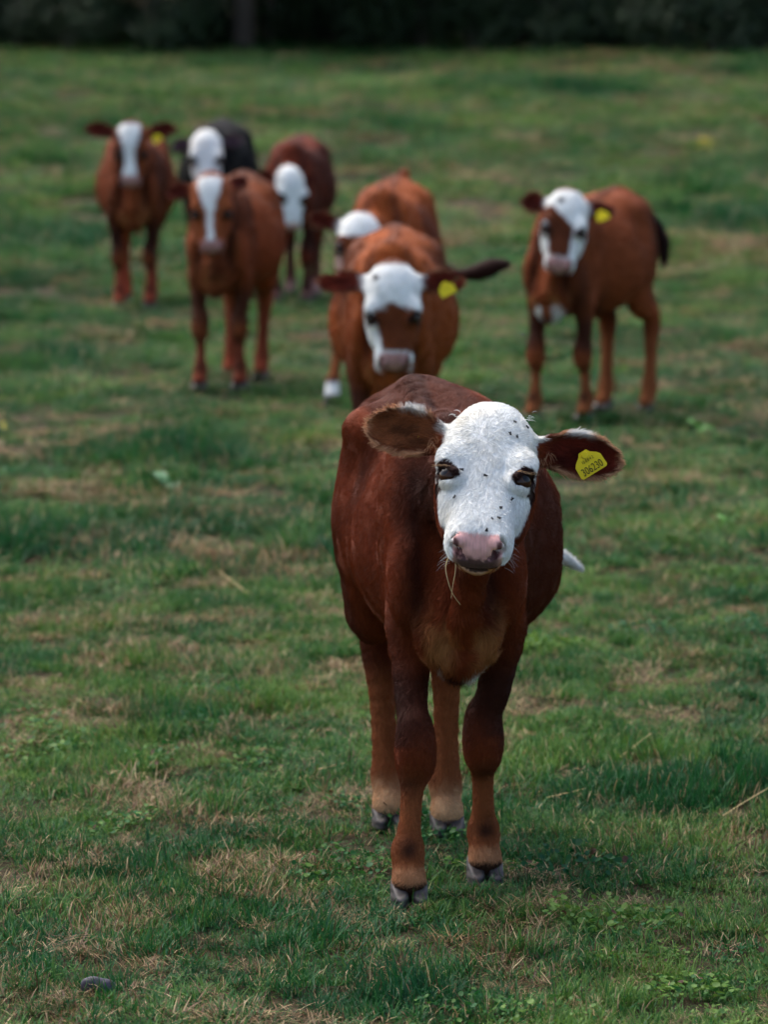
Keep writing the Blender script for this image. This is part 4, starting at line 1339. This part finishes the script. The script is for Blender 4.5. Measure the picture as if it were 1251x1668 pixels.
calf((-.68, 18.95), -9, 'tan brown calf with narrow white blaze, nearest of the group at picture left',
     seed=12., pitch=70, hyaw=9, roll=1, poll=(.02, -.55, .935), face=face_blaze(.85, (1.2, 1.45, 1.25, .75, .36, .27, .42, .8, .9)), base=lin(138, 74, 40), dk=lin(70, 40, 28), size=1.0,
     ears=[(-4, 14, .15, 8, .042), (22, 40, .14, 0, .036)], foot=lin(150, 66, 44), lowleg=lin(128, 62, 40), rim=.1)
calf((-1.395, 23.95), 1, 'brown calf with broad white blaze and yellow tag, farthest at picture left',
     seed=15., size=1.05, head=1.04, pitch=70, roll=0, hyaw=0, poll=(.0, -.56, 1.02), face=face_blaze(.9, (1.35, 1.5, 1.35, .95, .68, .62, .9, 1.1, 1.1)), base=lin(128, 64, 32),
     ears=[(12, 10, .20, 8, .045), (12, 10, .20, 8, .045)], tags=TAGP(T=.07, B=-.035), foot=lin(168, 74, 50), lowleg=lin(150, 66, 44), rim=.1)
calf((-.985, 25.05), -5, 'black calf with white face, standing behind the tan calf with narrow blaze',
     seed=18., size=1.08, head=1.05, pitch=60, hyaw=6, poll=(.02, -.60, .945), face=face_white, base=C['black'] * .25, dk=C['black'] * .35, ear=C['black'] * .6, inear=lin(90, 70, 78), rim=.1,
     footmix=1.0, foot=C['white'], lowleg=C['black'] * .6, tanb=0, ears=[(-6, 14, .15, 8, .042), (10, 20, .15, 4, .042)])
calf((-.50, 24.3), -5, 'dark red-brown calf with white face turned aside, between the tan calf and the middle pair',
     seed=21., pitch=71, hyaw=28, roll=-4, lidscale=1.5, poll=(.03, -.56, .755), face=face_white, base=lin(112, 48, 28), foot=C['pink'] * .6, lowleg=lin(84, 44, 36), rim=.1,
     ears=[(4, 24, .14, 8, .042), (8, 24, .15, 6, .042)])
#@@SMALL
# ------------------------------------------------------------------ small things
def put_along(o, p, zdir, xdir):
    z = Vector(zdir).normalized(); x = Vector(xdir); x = (x - z * x.dot(z)).normalized(); y = z.cross(x)
    o.matrix_world = Matrix.Translation(Vector(p)) @ Matrix((x, y, z)).transposed().to_4x4()

def fly_mesh():
    f = Field((-.006, -.006, -.001), (.006, .006, .006), .00035)
    f.ell((-.0018, 0, .0022), (.0026, .0014, .0013), .0006)
    f.ell((.0010, 0, .0025), (.0016, .0014, .0014), .0006)
    f.ell((.0027, 0, .0024), (.0009, .0012, .0010), .0003)
    for s in (-1, 1):
        for k in (-1, 0, 1):
            f.cone((.0008 + k * .0007, s * .0008, .0018), (.0010 + k * .0016, s * .0028, .0004), .0003, .00025, .0002)
        f.ell((-.0022, s * .0014, .0036), (.0032, .0012, .00035), .0002, np.array([[.96, .28 * s * -1, 0], [.28 * s, .96, 0], [0, 0, 1]]))
    return mesh_np('fly', *surface_nets(f))
FLY = fly_mesh(); FLY.materials.append(plain('fly_body', lin(30, 28, 26), .4, .2, 900))
FLIES = [((838, 690), 'black fly on the white brow, topmost of those beside the tagged ear'), ((856, 697), 'black fly at the edge of the white brow where the tagged ear starts'),
         ((830, 709), 'black fly on the white brow, left one of the close lower pair'), ((840, 713), 'black fly on the white brow, right one of the close lower pair'),
         ((750, 766), 'black fly just above the untagged-side eye of the white face'), ((792, 777), 'black fly in the middle of the white face between the eyes'),
         ((743, 811), 'black fly on the cheek below the untagged-side eye'), ((831, 815), 'black fly on the cheek below the tagged-side eye'),
         ((814, 828), 'black fly on the nose bridge, upper one on the tagged side'), ((811, 845), 'black fly on the nose bridge, right one of the pair above the nose'),
         ((802, 847), 'smallest black fly, left one of the pair above the nose'), ((794, 865), 'black fly just above the pink nose')]
M_hero = Matrix.Translation(HERO.empty.location) @ HERO.empty.rotation_euler.to_matrix().to_4x4()
HV = np.array(HERO.V) @ np.array(M_hero.to_3x3()).T + np.array(M_hero.translation)
hx, hy, hdep = project(HV)
def hero_at(px, py):
    m = np.hypot(hx - px, hy - py) < 4
    i = np.where(m)[0]; i = i[hdep[i] < hdep[i].min() + .02]
    return HV[i].mean(0), i
for k, ((px, py), label) in enumerate(FLIES):
    p, i = hero_at(px, py)
    q = HV[np.linalg.norm(HV - p, axis=1) < .016]
    u, sv, vt = np.linalg.svd(q - q.mean(0)); n = vt[2]; n = n if n @ (np.array([0, 0, CAM_H]) - p) > 0 else -n
    o = obj('fly', FLY)
    a = k * 2.4
    put_along(o, p + n * .0025, n, (math.cos(a), .1, math.sin(a) + .4))
    if k == 10: o.scale = (.7, .7, .7)
    tag(o, label, 'fly', 'flies on the white face')
o = obj('fly', FLY); put_along(o, at(852, 547, 9.2), (0, 0, 1), (1, .5, .1)); tag(o, 'tiny black fly in the air left of the turned calf', 'fly')

STRAW = plain('straw', lin(196, 170, 118), .6, .2, 120)
def stalk(pts, r0, label, parent=None):
    V, Q = tube(pts, np.linspace(r0, r0 * .45, len(pts)), 6)
    o0 = np.array(pts[0], float)
    o = obj('dry_stalk', mesh_np('dry_stalk', np.array(V) - o0, Q), STRAW, None, o0)
    tag(o, label, 'straw')
def mouth_straw():
    p0, _ = hero_at(728, 908); d = p0[1] - .012
    stalk([p0 + (0, .006, 0), at(726, 925, d), at(731, 950, d - .004), at(738, 968, d), at(750, 985, d + .004)], .0011, 'long pale straw dangling from the front calf\'s mouth')
    stalk([p0 + (.012, .004, -.004), at(742, 930, d), at(738, 952, d), at(735, 975, d)], .0009, 'shorter straw crossing the long one at the front calf\'s mouth')
mouth_straw()
def ground_stalk(pa, pb, lift, r0, label):
    a, b = gpt(*pa), gpt(*pb)
    m = (a + b) / 2
    stalk([a + (0, 0, .012), m + (0, 0, lift * .55), b + (0, 0, lift * .8)], r0, label)
ground_stalk((1178, 1338), (1262, 1308), .05, .0014, 'pale dry stalk leaning in the grass at picture right edge')
ground_stalk((1010, 1242), (1062, 1216), .04, .0014, 'short bent dry stalk in the grass right of the front calf\'s knee')
ground_stalk((890, 1308), (955, 1305), .035, .0013, 'dry stalk lying level right of the front calf\'s far foot')
ground_stalk((330, 915), (410, 985), .03, .002, 'long dry stalk lying aslant in the blurred grass left of the front calf')
ground_stalk((515, 1262), (588, 1252), .03, .0014, 'dry stalk lying level left of the front calf\'s hind foot')

# broad-leaved weeds
WEED = leaf_material('weed_leaf', (lin(50, 104, 62), lin(98, 138, 98)))
WEED2 = leaf_material('bright_weed_leaf', (lin(54, 116, 40), lin(92, 142, 50)))
YEL = plain('yellow_petal', lin(214, 200, 30), .6, .15, 60)
def leaf_mesh(L, W, bend, seed):
    r = random.Random(seed); V, Q, Cc = [], [], []
    for i in range(7):
        t = i / 6
        w = W * (math.sin(math.pi * min(t * .92 + .08, 1)) ** .8) + .002
        for s in (-1, 0, 1):
            V.append((L * t * math.cos(bend * t * .6), s * w * .5, L * t * math.sin(.9 - bend * t) * .8 + abs(s) * w * .18 + r.uniform(-.002, .002)))
            Cc.append((.3 + .5 * (s == 0) + r.uniform(-.2, .2),) * 3)
    for i in range(6):
        for j in (0, 1):
            Q.append((i * 3 + j, i * 3 + j + 1, i * 3 + j + 4, i * 3 + j + 3))
    return mesh_np('leaf', V, Q, True, np.array(Cc), 'leaf')
LEAVES = [leaf_mesh(.13, .05, 1.0, 1), leaf_mesh(.10, .045, 1.3, 2), leaf_mesh(.12, .04, .8, 3)]
LEAVES2 = [m.copy() for m in LEAVES]
for m in LEAVES: m.materials.append(WEED)
for m in LEAVES2: m.materials.append(WEED2)
def weed(px, py, n, sc, label, meshes=LEAVES, seed=0):
    g = gpt(px, py); r = random.Random(seed)
    e = bpy.data.objects.new('broadleaf_weed', None); COL.objects.link(e); e.location = g
    tag(e, label, 'weed')
    for k in range(n):
        o = obj('leaf', meshes[k % 3], None, e)
        o.rotation_euler = (r.uniform(-.2, .2), r.uniform(-.5, .2), k * 6.283 / n + r.uniform(-.3, .3)); o.scale = (sc * r.uniform(.8, 1.2),) * 3
    return e
weed(272, 800, 7, 1.0, 'pale green broad-leaved weed in dark grass left of the front calf', seed=1)
weed(1140, 700, 8, .8, 'bright green leafy weed at picture right below the turned calf', LEAVES2, 2)
weed(1185, 855, 6, .6, 'small bright green weed at picture right beside the front calf', LEAVES2, 3)
weed(560, 880, 0 + 5, .6, 'small green weed close to the front calf\'s flank', LEAVES2, 6)
def flower(px, py, sc, label, n=7):
    g = gpt(px, py); r = random.Random(px)
    e = bpy.data.objects.new('yellow_flower', None); COL.objects.link(e); e.location = g; e.scale = (sc,) * 3
    tag(e, label, 'flower')
    V, Q = tube([(0, 0, 0), (.005, 0, .06), (0, .004, .13)], [.004, .003, .0025], 6)
    st = obj('stem', mesh_np('stem', V, Q, True, np.full((len(V), 3), .5), 'leaf'), WEED, e)
    for k in range(n):
        a = k * 2.4; q = .012 + .022 * (k / n)
        V, Q = [], []
        c0 = np.array([q * math.cos(a), q * math.sin(a), .135 + .02 * math.cos(k)])
        for j in range(8):
            b = j * math.pi / 4
            i = len(V)
            V += [c0, c0 + (.018 * math.cos(b - .3), .018 * math.sin(b - .3), .006), c0 + (.024 * math.cos(b), .024 * math.sin(b), .004), c0 + (.018 * math.cos(b + .3), .018 * math.sin(b + .3), .006)]
            Q.append((i, i + 1, i + 2, i + 3))
        obj('flower_head', mesh_np('flower_head', V, Q), YEL, e)
    for k in range(4):
        o = obj('leaf', LEAVES[k % 3], None, e); o.rotation_euler = (0, 0, k * 1.6); o.scale = (.7, .7, .7)
flower(1148, 284, 2.0, 'yellow flower head standing alone in the far grass at picture right')
flower(4, 722, .5, 'small yellow flower at the picture-left edge in the grass', 4)

def lump():
    h = .003
    f = Field((-.05, -.04, -.02), (.05, .04, .05), h)
    f.ell((0, 0, .008), (.030, .020, .018), .01); f.ell((-.014, -.004, .016), (.016, .014, .013), .01); f.ell((.016, .006, .010), (.017, .014, .013), .008)
    V, Q = surface_nets(f)
    V = V * (1 + .18 * (fbm(V[:, 0] * 60, V[:, 1] * 60, V[:, 2] * 60, 3)[:, None] - .5))
    return mesh_np('stone', V, Q)
o = obj('stone', lump(), plain('dark_blue_stone', lin(40, 38, 54), .6, .35, 90), None, gpt(160, 1622) + (0, 0, .002))
o.scale = (.95, .95, 1.1)
tag(o, 'small dark bluish stone half sunk in the grass, bottom left', 'stone')
#@@END
